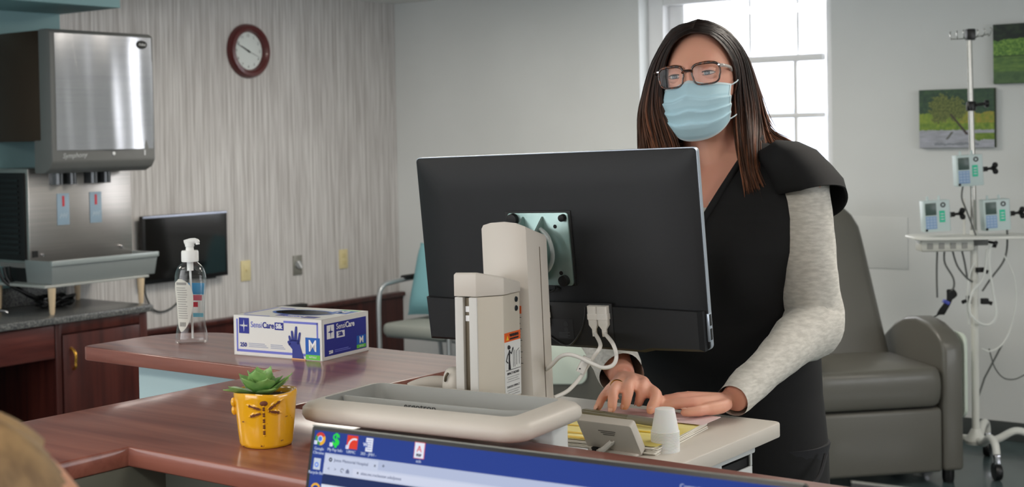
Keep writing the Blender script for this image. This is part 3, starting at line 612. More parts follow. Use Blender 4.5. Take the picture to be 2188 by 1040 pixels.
MB().box(-.11, .09, -2.35, .44, 0, CZ - .027).build('half_wall', m_half, ct)
MB().box(.14, 2.7, -.27, -.03, 0, CZ - .027).build('half_wall', m_inner, ct)
MB().box(.09, .14, -2.35, -.03, 0, CZ - .027).build('inner_panel', m_inner, ct)
dk = thing('desk', 'low desk inside the nurse station under the counter', 'desk', (-.25, .86, 0))
MB().box(-1.255, 1.2, -.36, .36, .735, .76).build('desk_top', m_ctop, dk, bevel=.003)
for x in (-1.2, 0, 1.15): MB().box(x - .02, x + .02, -.3, .34, 0, .735).build('leg_panel', m_inner, dk)

# ---- glove box
gb = thing('glove_box', 'white and blue cardboard box of gloves beside the hand gel bottle', 'box', (-1.993, 1.791, CZ), math.radians(7.06))
m_card = mat('white card', (226, 224, 220), .45); m_navy = mat('print navy', (38, 44, 142), .4); m_lav = mat('print lavender', (112, 118, 206), .4); m_blu = mat('print blue', (20, 92, 182), .4); m_lime = mat('print lime', (104, 200, 70), .4); m_gtxt = mat('print grey', (176, 180, 196), .5); m_wprint = mat('print white', (238, 238, 240), .4)
BW, BD, BH = .207, .143, .075
mb = MB(); n_ = 40; ov = [(BW * .52 + .062 * math.cos(2 * PI * k / n_), BD * .52 + .03 * math.sin(2 * PI * k / n_)) for k in range(n_)]
mb.box(0, BW, 0, BD, 0, .001); mb.box(0, BW, 0, .0012, 0, BH); mb.box(0, BW, BD - .0012, BD, 0, BH); mb.box(0, .0012, 0, BD, 0, BH); mb.box(BW - .0012, BW, 0, BD, 0, BH)
def edge_pt(x, y):
    cx, cy = BW * .52, BD * .52; dx, dy = x - cx, y - cy; s = min((((BW if dx > 0 else 0) - cx) / dx) if abs(dx) > 1e-6 else 9, (((BD if dy > 0 else 0) - cy) / dy) if abs(dy) > 1e-6 else 9); return (cx + dx * s, cy + dy * s)
angs = sorted([2 * PI * k / n_ for k in range(n_)] + [math.atan2(y - BD * .52, x - BW * .52) % (2 * PI) for x in (0, BW) for y in (0, BD)])
ri = [(BW * .52 + .062 * math.cos(a), BD * .52 + .03 * math.sin(a)) for a in angs]; ro = [edge_pt(BW * .52 + math.cos(a), BD * .52 + math.sin(a)) for a in angs]; k = len(angs)
mb.add([(x, y, BH) for x, y in ri] + [(x, y, BH) for x, y in ro], [(i, (i + 1) % k, k + (i + 1) % k, k + i) for i in range(k)])
gbx = mb.build('carton', m_card, gb)
MB().prism([(BW * .52 + .06 * math.cos(2 * PI * q / 30), BD * .52 + .028 * math.sin(2 * PI * q / 30)) for q in range(30)], .05, .060).build('gloves_inside', mat('glove dark blue', (24, 28, 60), .6), gb)
ring = MB(); ring.loft([[(BW * .52 + rx * math.cos(2 * PI * q / 40), BD * .52 + ry * math.sin(2 * PI * q / 40), BH + .0004) for q in range(40)] for rx, ry in ((.062, .03), (.069, .036))], caps=False); ring.build('blue_oval', m_blu, gb)
def fq(u0, u1, v0, v1, m, nm, lay=1, par=None, face='f'):
    e = .0003 * lay
    if face == 'f': b = MB().box(u0, u1, -e, -e + .0002, v0, v1)
    elif face == 'r': b = MB().box(BW + e - .0002, BW + e, u0, u1, v0, v1)
    else: b = MB().box(u0, u1, v0, v1, BH + e - .0002, BH + e)
    return b.build(nm, m, par or gb)
def fM(u, v, face='f', lay=2):
    e = .0003 * lay
    return frameM((u, -e, v), (1, 0, 0), (0, 0, 1)) if face == 'f' else frameM((BW + e, u, v), (0, 1, 0), (0, 0, 1)) if face == 'r' else frameM((u, v, BH + e), (1, 0, 0), (0, 1, 0))
for q in ((.007, .0105, .007, .068), (.007, .172, .007, .0115), (.119, .198, .0655, .0695), (.1945, .198, .03, .0695)): fq(*q, m_lav, 'border')
def logo(u, v, face, fg, par=None):
    M_ = fM(u, v, face, 3); a = MB()
    for (p, q) in (((0, .012), (.0012, 0)), ((.0085, .0), (0, .0022))): a.add([M_ @ V((-p[0] - q[0] * 0, -p[1], 0)), M_ @ V((q[0], q[1] * -1, 0)), M_ @ V((p[0], p[1], 0)), M_ @ V((-q[0], q[1], 0))], [(0, 1, 2, 3)])
    a.build('star_mark', fg, par or gb)
s_ = fq(.0135, .0375, .0415, .0705, m_navy, 'logo_square', 2); logo(.0255, .056, 'f', m_wprint, gb)
text('MEDLINE', .0046, fM(.0255, .056, 'f', 4), m_wprint, gb, 'logo_lettering')
text('Sensi', .0155, fM(.0415, .0585, 'f'), m_lav, gb, align='LEFT', sx=.85); text('Care', .0155, fM(.0695, .0585, 'f'), m_navy, gb, align='LEFT', sx=.88, bold=.0004)
fq(.0985, .119, .0515, .0655, m_navy, 'silk_patch', 2); text('Silk', .0125, fM(.1087, .0583, 'f', 3), m_wprint, gb, sx=.85, bold=.0004)
text('250', .0105, fM(.0235, .0200, 'f'), m_navy, gb, bold=.0003)
for r_ in range(3): fq(.036, .082 - .004 * r_, .0165 + .003 * r_, .0182 + .003 * r_, m_gtxt, 'small_print'); fq(.088, .122 - .003 * r_, .0165 + .003 * r_, .0182 + .003 * r_, m_gtxt, 'small_print')
fq(.169, .2015, .0105, .0415, m_blu, 'size_patch', 2); text('M', .030, fM(.1853, .0258, 'f', 3), m_wprint, gb, bold=.0003, sx=.85)
fq(.169, .2015, .0015, .0105, m_lime, 'nitrile_patch', 2); text('NITRILE', .005, fM(.1853, .006, 'f', 3), m_wprint, gb)
gl = MB(); m_glv = mat('printed glove', (42, 52, 138), .4)
def flat(pts, lay=3): gl.add([(u, -.0003 * lay, v) for u, v in pts], [tuple(range(len(pts)))])
def fing(a, b, w0, w1):
    a, b = V(a), V(b); d = (b - a).normalized(); p = V((-d.y, d.x)); flat([tuple(a + p * w0), tuple(a - p * w0)] + [tuple(b + (p * math.cos(t) * -1 + d * math.sin(t)) * w1) for t in [PI * q / 6 for q in range(7)]])
flat([(.1385, .0015), (.1655, .0015), (.158, .022), (.1545, .036), (.136, .036), (.131, .026), (.139, .018)])
fing((.146, .033), (.1485, .0585), .0035, .0024); fing((.1405, .033), (.1385, .050), .003, .0023); fing((.135, .032), (.1325, .041), .003, .0022); fing((.152, .028), (.1565, .048), .003, .0022); fing((.134, .026), (.1305, .031), .003, .0025)
gl.build('printed_glove', m_glv, gb)
MB().box(.137, .169, -.0012, -.0009, .0, .0022).build('printed_cuff', mat('cuff tan', (222, 170, 120), .5), gb)
fq(.006, BD - .008, .007, .066, m_navy, 'side_panel', 1, face='r'); fq(.013, .035, .038, .063, m_wprint, 'logo_square', 2, face='r'); logo(.024, .0505, 'r', m_navy)
text('Sensi', .0145, fM(.041, .0575, 'r', 3), m_wprint, gb, align='LEFT', sx=.95); text('Care', .0145, fM(.0695, .0575, 'r', 3), m_wprint, gb, align='LEFT', sx=.95, bold=.0004)
fq(.042, .067, .037, .049, m_wprint, 'silk_patch', 2, face='r'); text('Silk', .0105, fM(.0545, .043, 'r', 3), m_navy, gb, bold=.0003)
text('250', .008, fM(.024, .0135, 'r', 3), m_wprint, gb, bold=.0003)
for r_ in range(2): fq(.036, .084 - .006 * r_, .0118 + .003 * r_, .0132 + .003 * r_, m_lav, 'small_print', 2, face='r')
fq(.104, .133, .0155, .0325, m_blu, 'size_patch', 2, face='r'); text('M', .018, fM(.1185, .0236, 'r', 3), m_wprint, gb, bold=.0002); fq(.104, .133, .009, .0155, m_lime, 'nitrile_patch', 2, face='r'); text('NITRILE', .0038, fM(.1185, .0122, 'r', 3), m_wprint, gb)
fq(.155, .198, .085, .125, m_blu, 'size_patch', 1, face='t'); text('M', .028, fM(.176, .105, 't'), m_wprint, gb, bold=.0008); fq(.155, .198, .125, .134, m_lime, 'nitrile_patch', 1, face='t')
fq(.150, .180, .012, .032, m_navy, 'silk_patch', 1, face='t'); fq(.082, .102, .022, .042, m_navy, 'logo_square', 1, face='t'); text('SensiCare', .014, fM(.126, .022, 't'), m_lav, gb, sx=.8)
fq(.02, .08, .006, .010, m_lav, 'border', 1, face='t'); fq(.02, .055, .11, .118, m_lav, 'border', 1, face='t'); fq(.008, .012, .02, .12, m_lav, 'border', 1, face='t')

# ---- hand gel bottle
m_clear = bpy.data.materials.new('clear plastic'); m_clear.use_nodes = True
_nt = m_clear.node_tree; _nt.nodes.remove(_nt.nodes['Principled BSDF'])
_t = _nt.nodes.new('ShaderNodeBsdfTransparent'); _t.inputs[0].default_value = (.985, .99, .99, 1); _g = _nt.nodes.new('ShaderNodeBsdfGlossy'); _g.inputs['Roughness'].default_value = .04; _r = _nt.nodes.new('ShaderNodeBsdfRefraction'); _r.inputs['IOR'].default_value = 1.12; _r.inputs['Color'].default_value = (.95, .97, .98, 1)
_x = _nt.nodes.new('ShaderNodeMixShader'); _x.inputs[0].default_value = .05; _lw = _nt.nodes.new('ShaderNodeLayerWeight'); _lw.inputs[0].default_value = .35; _f = _nt.nodes.new('ShaderNodeMath'); _f.operation = 'MULTIPLY'; _f.inputs[1].default_value = .45; _nt.links.new(_lw.outputs['Facing'], _f.inputs[0]); _y = _nt.nodes.new('ShaderNodeMixShader')
_nt.links.new(_t.outputs[0], _x.inputs[1]); _nt.links.new(_r.outputs[0], _x.inputs[2]); _nt.links.new(_f.outputs[0], _y.inputs[0]); _nt.links.new(_x.outputs[0], _y.inputs[1]); _nt.links.new(_g.outputs[0], _y.inputs[2]); _nt.links.new(_y.outputs[0], _nt.nodes['Material Output'].inputs[0])
bo = thing('gel_bottle', 'clear pump bottle of hand gel standing left of the glove box', 'bottle', (-2.179, 1.848, CZ), yaw)
prof = [(.026, .0), (.0315, .003), (.0325, .010), (.031, .020), (.0285, .034), (.0270, .050), (.0272, .070), (.0285, .092), (.0305, .112), (.0312, .126), (.0295, .140), (.0245, .152), (.0165, .160), (.013, .163), (.013, .168)]
def bprof(pr, sc=1, sy=.72, n=36): return [[(r * sc * math.cos(2 * PI * k / n), r * sc * (sy + (1 - sy) * max(0, (z - .14) / .028)) * math.sin(2 * PI * k / n), z) for k in range(n)] for r, z in pr]
sm = [(p.x, p.z) for p in spline([(r, 0, z) for r, z in prof], 3)]
MB().loft(bprof(sm)).build('bottle_body', m_clear, bo, angle=70)
m_pumpw = mat('pump white', (238, 238, 236), .35)
MB().lathe([(.0165, .163), (.0168, .166), (.0168, .182), (.0155, .185), (.008, .185), (.0075, .192), (.009, .193), (.009, .201), (.001, .2025)], 28).build('pump_collar', m_pumpw, bo)
MB().tube(spline([(-.010, 0, .2005), (.0, 0, .203), (.013, 0, .2035), (.0155, 0, .200), (.016, 0, .1965)], 4), [.0055] * 4 + [.006] * 4 + [.005] * 4 + [.004] * 5, 10).build('pump_spout', m_pumpw, bo)
MB().tube([(0, 0, .164), (0, 0, .145)], .0065, 12).build('pump_housing', m_pumpw, bo); MB().tube([(0, 0, .15), (.002, 0, .01)], .0022, 8).build('dip_tube', mat('dip tube', (226, 228, 228), .4), bo)
def label(u0, u1, z0, z1, side, m, nm, sc=1.012, n=14, shape=None):
    def rad(z):
        for (ra, za), (rb, zb) in zip(sm, sm[1:]):
            if za <= z <= zb: return ra + (rb - ra) * (z - za) / max(1e-6, zb - za)
        return .03
    def fn(u, v):
        z = z0 + (z1 - z0) * v; h = shape(v) if shape else 1; a = (u0 + u1) / 2 + (u - .5) * (u1 - u0) * h; a = math.radians(a) * 1 + (-PI / 2 if side < 0 else PI / 2); r = rad(z) * sc; return (r * math.cos(a), r * .72 * math.sin(a), z)
    return MB().grid(n, n, fn).build(nm, m, bo, angle=80)
shp_ = lambda v: math.sqrt(max(.02, 1 - (2 * v - 1) ** 2)) * (.62 + .45 * v)
bl = label(-88, 26, .026, .130, -1, mat('label cream', (206, 204, 196), .6), 'back_label', shape=lambda v: max(.08, shp_(v)))
m_lt = mat('label text', (150, 148, 144), .7)
for r_ in range(14):
    z = .052 + .0046 * r_; label(-54 + rnd.random() * 3, -4 - rnd.random() * 8, z, z + .0014, -1, m_lt, 'label_text', 1.03, 8)
label(-50, -6, .1185, .1235, -1, m_lt, 'label_heading', 1.03, 8)
for r_ in range(6): label(-42 + 5 * r_, -40 + 5 * r_, .036, .0445, -1, mat('barcode', (70, 70, 72), .7), 'bar', 1.03, 3)
label(-52, 30, .095, .118, 1, mat('front label blue', (70, 150, 200), .5), 'front_label', 1.01); label(-40, 20, .083, .094, 1, mat('front label pink', (226, 110, 130), .5), 'front_lettering', 1.01); label(-20, 0, .070, .080, 1, mat('leaf red', (220, 60, 80), .5), 'red_mark', 1.01); label(-52, 30, .05, .058, 1, mat('front label aqua', (120, 196, 220), .5), 'front_band', 1.01)

# ---- potted succulent
pp = thing('potted_succulent', 'green succulent in a chipped yellow dragonfly pot on the counter', 'potted plant', (-1.367, 1.281, CZ), yaw)
def glaze():
    m = bpy.data.materials.new('yellow glaze'); m.use_nodes = True; nt = m.node_tree; b = nt.nodes['Principled BSDF']
    tc = nt.nodes.new('ShaderNodeTexCoord'); nz = nt.nodes.new('ShaderNodeTexNoise'); nz.inputs['Scale'].default_value = 95; nz.inputs['Detail'].default_value = 3
    cr = nt.nodes.new('ShaderNodeValToRGB'); e = cr.color_ramp.elements; e[0].position = .715; e[1].position = .73; e[0].color = L4((232, 170, 24)); e[1].color = L4((104, 52, 28))
    nt.links.new(tc.outputs['Object'], nz.inputs['Vector']); nt.links.new(nz.outputs['Fac'], cr.inputs[0]); nt.links.new(cr.outputs[0], b.inputs['Base Color']); b.inputs['Roughness'].default_value = .18; b.inputs['Coat Weight'].default_value = .6
    return m
m_gl = glaze(); m_chip = mat('chipped terracotta', (104, 54, 30), .7)
def prad(z): return .0335 + (.0405 - .0335) * (z / .072) ** .8
rg = []
for z, dr in ((0, -.003), (.0015, -.0005), (.005, 0), (.02, 0), (.04, 0), (.055, 0), (.064, .0004), (.070, .0006), (.0722, -.0006), (.0722, -.0028), (.070, -.004), (.060, -.0045)):
    rg.append([((prad(z) + dr) * math.cos(a) * (1 + .02 * math.cos(4 * a)), (prad(z) + dr) * math.sin(a) * (1 + .02 * math.cos(4 * a)), z + (.0012 * math.sin(3 * a + 1) if z > .068 else 0)) for a in [2 * PI * k / 56 for k in range(56)]])
pot = MB().loft(rg).build('pot', m_gl, pp, angle=60)
def onpot(x, z, o=.0006): r = prad(z) * 1.0 + o; a = x / .04; return (r * math.sin(a), -r * math.cos(a), z)
def wing(x0, z0, x1, z1, w):
    b = MB(); d = V((x1 - x0, z1 - z0)); L_ = d.length; d.normalize(); p = V((-d.y, d.x))
    for o, h, sc in ((w, -.0006, 1), (w * .75, .0012, 1)): pass
    b.loft([[onpot(x0 + d.x * L_ * t + p.x * w * q * math.sin(PI * min(.97, t * .9 + .06)) , z0 + d.y * L_ * t + p.y * w * q * math.sin(PI * min(.97, t * .9 + .06)), h) for q, h in ((-1, -.0008), (-.7, .0010), (0, .0016), (.7, .0010), (1, -.0008))] for t in [k / 12 for k in range(13)]], caps=False, closed=False)
    return b.build('wing', m_gl, pot, angle=80)
def streak(x0, z0, x1, z1, w, n=9, nm='chip_line'):
    b = MB()
    for k in range(n):
        t0, t1 = k / n, (k + .9) / n; ww = w * (.6 + .8 * rnd.random()); 
        c0 = (x0 + (x1 - x0) * t0, z0 + (z1 - z0) * t0); c1 = (x0 + (x1 - x0) * t1, z0 + (z1 - z0) * t1); d = V((c1[0] - c0[0], c1[1] - c0[1])).normalized(); p = V((-d.y, d.x)) * ww
        b.add([onpot(c0[0] + p.x, c0[1] + p.y, .0021), onpot(c1[0] + p.x, c1[1] + p.y, .0021), onpot(c1[0] - p.x, c1[1] - p.y, .0021), onpot(c0[0] - p.x, c0[1] - p.y, .0021)], [(0, 1, 2, 3)])
    b.build(nm, m_chip, pot)
dx = .0045
for (a0, b0, a1, b1) in ((-.003, .053, -.024, .0595), (-.003, .048, -.022, .043), (.005, .053, .026, .0655), (.005, .0505, .025, .047)):
    wing(dx + a0, b0, dx + a1, b1, .0048); streak(dx + a0 * 1.3, b0 + .0003, dx + a1 * .82, b0 + (b1 - b0) * .8, .0016)
for k in range(16):
    z = .0575 - k * .0026; o = MB(); o.ell(onpot(dx, z, .0006), (.0018, .0018, .0013), 8, 6); o.build('body_bead', m_chip if k % 3 else m_gl, pot)
MB().ell(onpot(dx, .0612, .0005), (.0055, .0024, .0036), 12, 8).build('dragonfly_head', m_chip, pot)
for x, z in ((-.026, .036), (.030, .010), (-.030, .003), (.036, .041)): streak(x - .002, z, x + .002, z + .0006, .0007, 4, 'chip')
for a in (-.75, -.95): MB().ell((.0412 * math.sin(a - .6), -.0412 * math.cos(a - .6), .058 - (.012 if a < -.8 else 0)), (.004, .004, .0065), 12, 8).build('side_boss', m_gl, pot)
MB().lathe([(.0365, 0), (.0365, .006), (.001, .007)], 32, (0, 0, .057)).build('soil', mat('soil', (58, 44, 34), .9, bump=.6, bscale=300), pp)
m_leaf = mat('succulent leaf', (96, 146, 76), .4, var=(146, 184, 108), vscale=(40, 40, 40), sss=.1)
def leaf(L_, w, az, el, base, cup=.35, tip=.25):
    b = MB(); rings = []; n = 12
    for k in range(n + 1):
        t = k / n; ww = w * (math.sin(PI * min(1, (t * .86 + .1))) ** .75) * (1 if t < .7 else (1 - ((t - .7) / .3) ** 1.7 * .96)); th = .0022 * (1 - t * .7); y = L_ * t; z0 = tip * L_ * t * t
        rings.append([(ww * math.cos(a), y, z0 + th * math.sin(a) + cup * ww * math.cos(a) ** 2 - .02 * w) for a in [2 * PI * q / 10 for q in range(10)]])
    b.loft(rings); b.xf(Matrix.Translation(base) @ Matrix.Rotation(az, 4, 'Z') @ Matrix.Rotation(el, 4, 'X')); return b.build('leaf', m_leaf, pp, angle=70)
for ring_, (n, L_, w, el, z) in enumerate(((4, .043, .0150, .14, .066), (5, .038, .0150, .45, .067), (5, .034, .0145, .85, .068), (4, .029, .0120, 1.15, .069))):
    for k in range(n):
        leaf(L_ * (.9 + .2 * rnd.random()), w, 2 * PI * k / n + ring_ * .55 + .15 * rnd.random() + .5, el + .1 * (rnd.random() - .5), (-.006, 0, z), .3, .22)
leaf(.046, .0075, -PI / 2 + .1, .42, (-.002, -.004, .0665), .4, .2); leaf(.046, .010, PI / 2 + .35, .15, (-.010, 0, .0665), .4, .05)

# ================================================================== COMPUTER CART
m_cart = mat('cart white', (208, 201, 192), .42); m_cartc = mat('cart cool white', (214, 216, 216), .4); m_bin = mat('bin grey', (150, 151, 148), .5); m_alu = mat('anodised rail', (204, 202, 198), .5); m_div = mat('divider grey', (176, 177, 174), .5); m_beige = mat('cover beige', (200, 192, 178), .45); m_groove = mat('groove bronze', (96, 86, 70), .4, .5)
WS = 1.03
cart = thing('computer_cart', 'white rolling computer cart with a grey storage bin and work surface', 'computer cart', (-1.24, 1.80, 0))
co = V((-1.24, 1.80, 0))
def cl(p): return V(p) - co
# storage bin on the back, overhanging the counter
tb = thing('x', None, None); bpy.data.objects.remove(tb)
BM = Matrix.Translation(cl((-1.2075, 1.449, 0))) @ Matrix.Rotation(math.radians(6.5), 4, 'Z')
R_ = [(.29, .12, .02, 1.1175), (.335, .165, .026, 1.1188), (.349, .179, .028, 1.1222), (.356, .186, .030, 1.1290), (.354, .184, .029, 1.1375), (.344, .174, .027, 1.1430), (.318, .150, .022, 1.1475), (.300, .134, .014, 1.1485), (.297, .131, .012, 1.146), (.290, .124, .012, 1.1195), (.02, .02, .008, 1.1190)]
bn = MB().loft([[(x, y, z) for x, y in rrect(w, d, r, 6)] for w, d, r, z in R_[:8]], caps=True)
rim = MB().loft([[(x, y, z) for x, y in rrect(w, d, r, 6)] for w, d, r, z in R_[:8]] , caps=False); rim.xf(BM); rm = rim.build('storage_bin', m_cart, cart, angle=50)
MB().loft([[(x, y, z) for x, y in rrect(w, d, r, 6)] for w, d, r, z in R_[7:]], caps=False).xf(BM).build('bin_liner', m_bin, rm, angle=40)
MB().loft([[(x, y, z) for x, y in rrect(w, d, r, 6)] for w, d, r, z in ((.29, .12, .02, 1.1175), (.02, .02, .008, 1.1174))], caps=False).xf(BM).build('bin_base', m_cart, rm)
dv = MB().loft([[(x, y0 + (.008 * ((x + .14) / .05) ** 2 if x < -.14 else .014 * max(0, (x - .10) / .04) ** 2), z) for x in [-.144 + .288 * k / 24 for k in range(25)]] for y0, z in ((-.0225, 1.1195), (-.0225, 1.1455), (-.0195, 1.1455), (-.0195, 1.1195))], caps=False, closed=False).xf(BM).build('bin_divider', m_div, rm, angle=40)
text('ergotron', .0125, BM @ frameM((-.018, -.0230, 1.1392), (1, 0, 0), (0, 0, 1)), mat('dark grey print', (52, 52, 54), .6), rm, 'bin_lettering', sx=1.15)
# bracket below the bin with the printed mouse mark
br = MB().loft([[cl((x, y, z)) for x, y in ((-1.135, 1.495), (-1.085, 1.500), (-1.068, 1.515), (-1.075, 1.56), (-1.15, 1.56))] for z in (1.065, 1.112)]).build('bin_bracket', m_cartc, cart, bevel=.004)
MB().loft([[cl((x, y, z)) for x, y in ((-1.08, 1.530), (-1.050, 1.534), (-1.053, 1.575), (-1.09, 1.572))] for z in (1.068, 1.076)]).build('bracket_lip', m_cartc, br, bevel=.002)
def onbr(u, v): return cl(V((-1.146, 1.4945, 0)) + V((.0715, .007, 0)) * (u / .0715)) + V((0, -.0008, v))
mm = mat('mouse mark', (40, 40, 44), .6)
MB().tube(spline([onbr(.012, 1.072), onbr(.02, 1.084), (onbr(.03, 1.086)), onbr(.034, 1.079), onbr(.040, 1.078), onbr(.044, 1.083), onbr(.047, 1.088), onbr(.051, 1.086), onbr(.050, 1.082), onbr(.056, 1.079), onbr(.049, 1.075), onbr(.042, 1.073), onbr(.039, 1.076)], 4), .0006, 6).build('mouse_mark', mm, br)
# lift column
cring = []
def colring(z, ins=0):
    c = V((-1.2515, 1.690)); M2 = Matrix.Rotation(math.radians(9), 2)
    pts = [(-.036, -.031), (-.020, -.0355), (.005, -.0365), (.025, -.034), (.036, -.027), (.041, -.012), (.041, .03), (-.036, .03)]
    out = []
    for x, y in pts: q = M2 @ V((x * (1 - ins), y * (1 - ins))); out.append(cl((c.x + q.x, c.y + q.y, z)))
    return out
zt = [-.003, .001, .003, .001, -.004, -.010, -.020, -.010]
rr_ = [colring(.20), colring(1.05)] + [[V((p.x, p.y, 1.3655 + dz)) for p, dz in zip(colring(1.36), zt)]] + [[V((p.x, p.y, 1.371 + dz)) for p, dz in zip(colring(1.37, .06), zt)]]
rr_ = [[p - V((.802, .598, 0)) * (p.z - 1.10) * .028 for p in r] for r in rr_]
colm = MB().loft(rr_).build('lift_column', m_cart, cart, angle=28)
sg = [colring(1.06)[5], colring(1.06)[6]]
MB().tube([cl((0, 0, 0)) * 0 + (sg[0] * .6 + sg[1] * .4) + V((.0014, 0, 0)), V((((sg[0] * .6 + sg[1] * .4).x) - .0048, (sg[0] * .6 + sg[1] * .4).y - .004, 1.335))], .0006, 5).build('column_groove', m_groove, colm)
# rail cover in front of the column
A_, B_, C_, D_, E_ = (V(p) for p in ((-1.2565, 1.5446), (-1.2233, 1.5519), (-1.204, 1.5887), (-1.2114, 1.6381), (-1.262, 1.630)))
def lo(p, z): return cl((p.x, p.y, z))
zb = 1.05
gA, gB = A_.lerp(B_, .36), A_.lerp(B_, .66); inn = V((-.006, .012))
MB().loft([[lo(p, z) for p in (gB, B_, C_, D_, E_, gB + V((-.02, .05)))] for z in (zb, 1.2735)]).build('rail_cover', m_beige, cart, bevel=.0012)
MB().loft([[lo(p, z) for p in (gB - V((.0005, 0.0006)), B_ + V((.001, -.0012)), B_ + V((.0, .004)), gB + V((0, .006)))] for z in (zb, 1.2733)]).build('rail', m_alu, cart, bevel=.0008)
MB().loft([[lo(p, z) for p in (A_ - V((.0, .0008)), gA, gA + V((-.003, .02)), A_ + V((-.004, .02)))] for z in (zb, 1.2733)]).build('rail', m_alu, cart, bevel=.0008)
grv = MB().loft([[lo(p, z) for p in (gA + inn * .5, gB + inn * .5, gB + inn * 2.5, gA + inn * 2.5)] for z in (zb, 1.272)]).build('rail_groove', m_groove, cart)
for z in (1.256, 1.243):
    q = gB + inn * .45 - V((.0032, .001)); MB().box(-.0035, .0025, -.001, .002, -.004, .004).xf(Matrix.Translation(lo(q, z)) @ Matrix.Rotation(.2, 4, 'Z')).build('rail_clip', m_wprint, grv)
capz = {0: 1.308, 1: 1.309, 2: 1.3005, 3: 1.290, 4: 1.296}
ps = [A_ + V((-.001, -.001)), B_ + V((.0005, -.0015)), C_ + V((.0015, 0)), D_ + V((.001, .001)), E_]
cen = sum(ps, V((0, 0))) / 5
MB().loft([[lo(p, 1.2745) for p in ps], [lo(p, capz[i] - .003) for i, p in enumerate(ps)], [lo(p.lerp(cen, .06), capz[i]) for i, p in enumerate(ps)]]).build('cover_cap', m_cart, cart, bevel=.001)
fx = (D_ - C_).normalized(); fn_ = V((fx.y, -fx.x)); Lcd = (D_ - C_).length
def cdM(u, z, lay=1): p = C_ + fx * u + fn_ * (.0004 * lay); q = lo(p, z); return frameM(q, (fx.x, fx.y, 0), (0, 0, 1))
for z in (1.2645, 1.2515): 
    sc = MB().lathe([(.0042, 0), (.0036, .0012), (.001, .0012)], 14).xf(cdM(.038, z)).build('cover_screw', mat('screw dark', (58, 66, 72), .3, .7), cart); MB().box(-.0022, .0022, -.0005, .0005, .0011, .0016).xf(cdM(.038, z) @ Matrix.Rotation(.6, 4, 'Z')).build('screw_slot', m_chrome, sc)
m_orange = mat('warning orange', (228, 96, 30), .5); m_lab = mat('label white', (226, 226, 224), .5)
wl_ = MB().box(-Lcd / 2 + .001, Lcd / 2 - .001, -.055, .025, -.0002, .0003).xf(cdM(Lcd / 2, 1.181)).build('warning_label', m_lab, cart)
MB().box(-Lcd / 2 + .001, Lcd / 2 - .001, .025, .038, -.0002, .0003).xf(cdM(Lcd / 2, 1.181)).build('warning_band', m_orange, wl_)
text('WARNING', .0056, cdM(Lcd / 2 + .004, 1.2145, 3), mm, wl_, 'warning_lettering', bold=.0002); text('ADVERTISSEMENT', .0034, cdM(Lcd / 2 + .004, 1.2095, 3), mm, wl_, 'warning_lettering', bold=.0001)
MB().add([cdM(.0085, 1.2085, 3) @ V(p) for p in ((-.004, 0, 0), (.004, 0, 0), (0, .007, 0))], [(0, 1, 2)]).build('warning_triangle', mat('warning yellow', (244, 200, 40), .5), wl_)
def stick(pts, r): MB().tube([cdM(u, z, 2) @ V((0, 0, 0)) for u, z in pts], r, 6).build('pictogram', mm, wl_)
MB().ell(cdM(.012, 1.198, 2) @ V((0, 0, 0)), (.003, .0032, .0032), 10, 8).build('pictogram', mm, wl_)
stick([(.014, 1.194), (.013, 1.18), (.0155, 1.166)], .0014); stick([(.015, 1.193), (.008, 1.186), (.0045, 1.179), (.009, 1.176)], .001); stick([(.016, 1.191), (.020, 1.188), (.0245, 1.196)], .001); stick([(.013, 1.18), (.012, 1.166)], .0012)
for (a, b) in (((.026, 1.168), (.026, 1.197)), ((.0305, 1.168), (.0305, 1.192)), ((.036, 1.17), (.036, 1.19)), ((.044, 1.17), (.044, 1.19)), ((.036, 1.19), (.044, 1.193)), ((.004, 1.165), (.047, 1.165))): stick([a, b], .0004)
text('IMPACT HAZARD', .0046, cdM(Lcd / 2, 1.160, 2), mm, wl_, 'warning_lettering', bold=.0001); text("DANGER D'IMPACT", .0044, cdM(Lcd / 2, 1.141, 2), mm, wl_, 'warning_lettering')
for k in range(3):
    for z0 in (1.1555, 1.1365): MB().box(.006 + .003 * (k % 2), Lcd - .006 - .004 * (k % 2), z0 - .0032 * k - .0011, z0 - .0032 * k, -.0001, .0003).xf(cdM(0, 0)).build('small_print', mat('small print', (90, 90, 92), .7), wl_)
# second sticker on the column, half hidden
c1_, c2_ = colring(1.2)[2], colring(1.2)[3]; ex = (c2_ - c1_); ex.z = 0; ex.normalize(); ey = V((ex.y, -ex.x, 0))
def colM(u, z): q = c1_ + ex * u + ey * .0010 - V((.802, .598, 0)) * (z - 1.10) * .028; return frameM((q.x, q.y, z), (ex.x, ex.y, 0), (0, 0, 1))
st2 = MB().box(.004, .0215, -.001, .0105, -.0001, .0004).xf(colM(0, 1.240)).build('column_sticker', m_orange, colm)
for k in range(9): MB().box(.008 + .001 * (k % 3), .021 - .002 * (k % 2), -.0008, .0, 0, .0004).xf(colM(0, 1.234 - .0085 * k)).build('sticker_line', mm, st2)
for k in range(3): MB().tube([colM(u, 1.232 - .011 * k + dz) @ V((0, 0, 0)) for u, dz in ((.012, 0), (.016, -.004), (.014, -.006), (.019, -.008))], .0007, 5).build('pictogram', mm, st2)
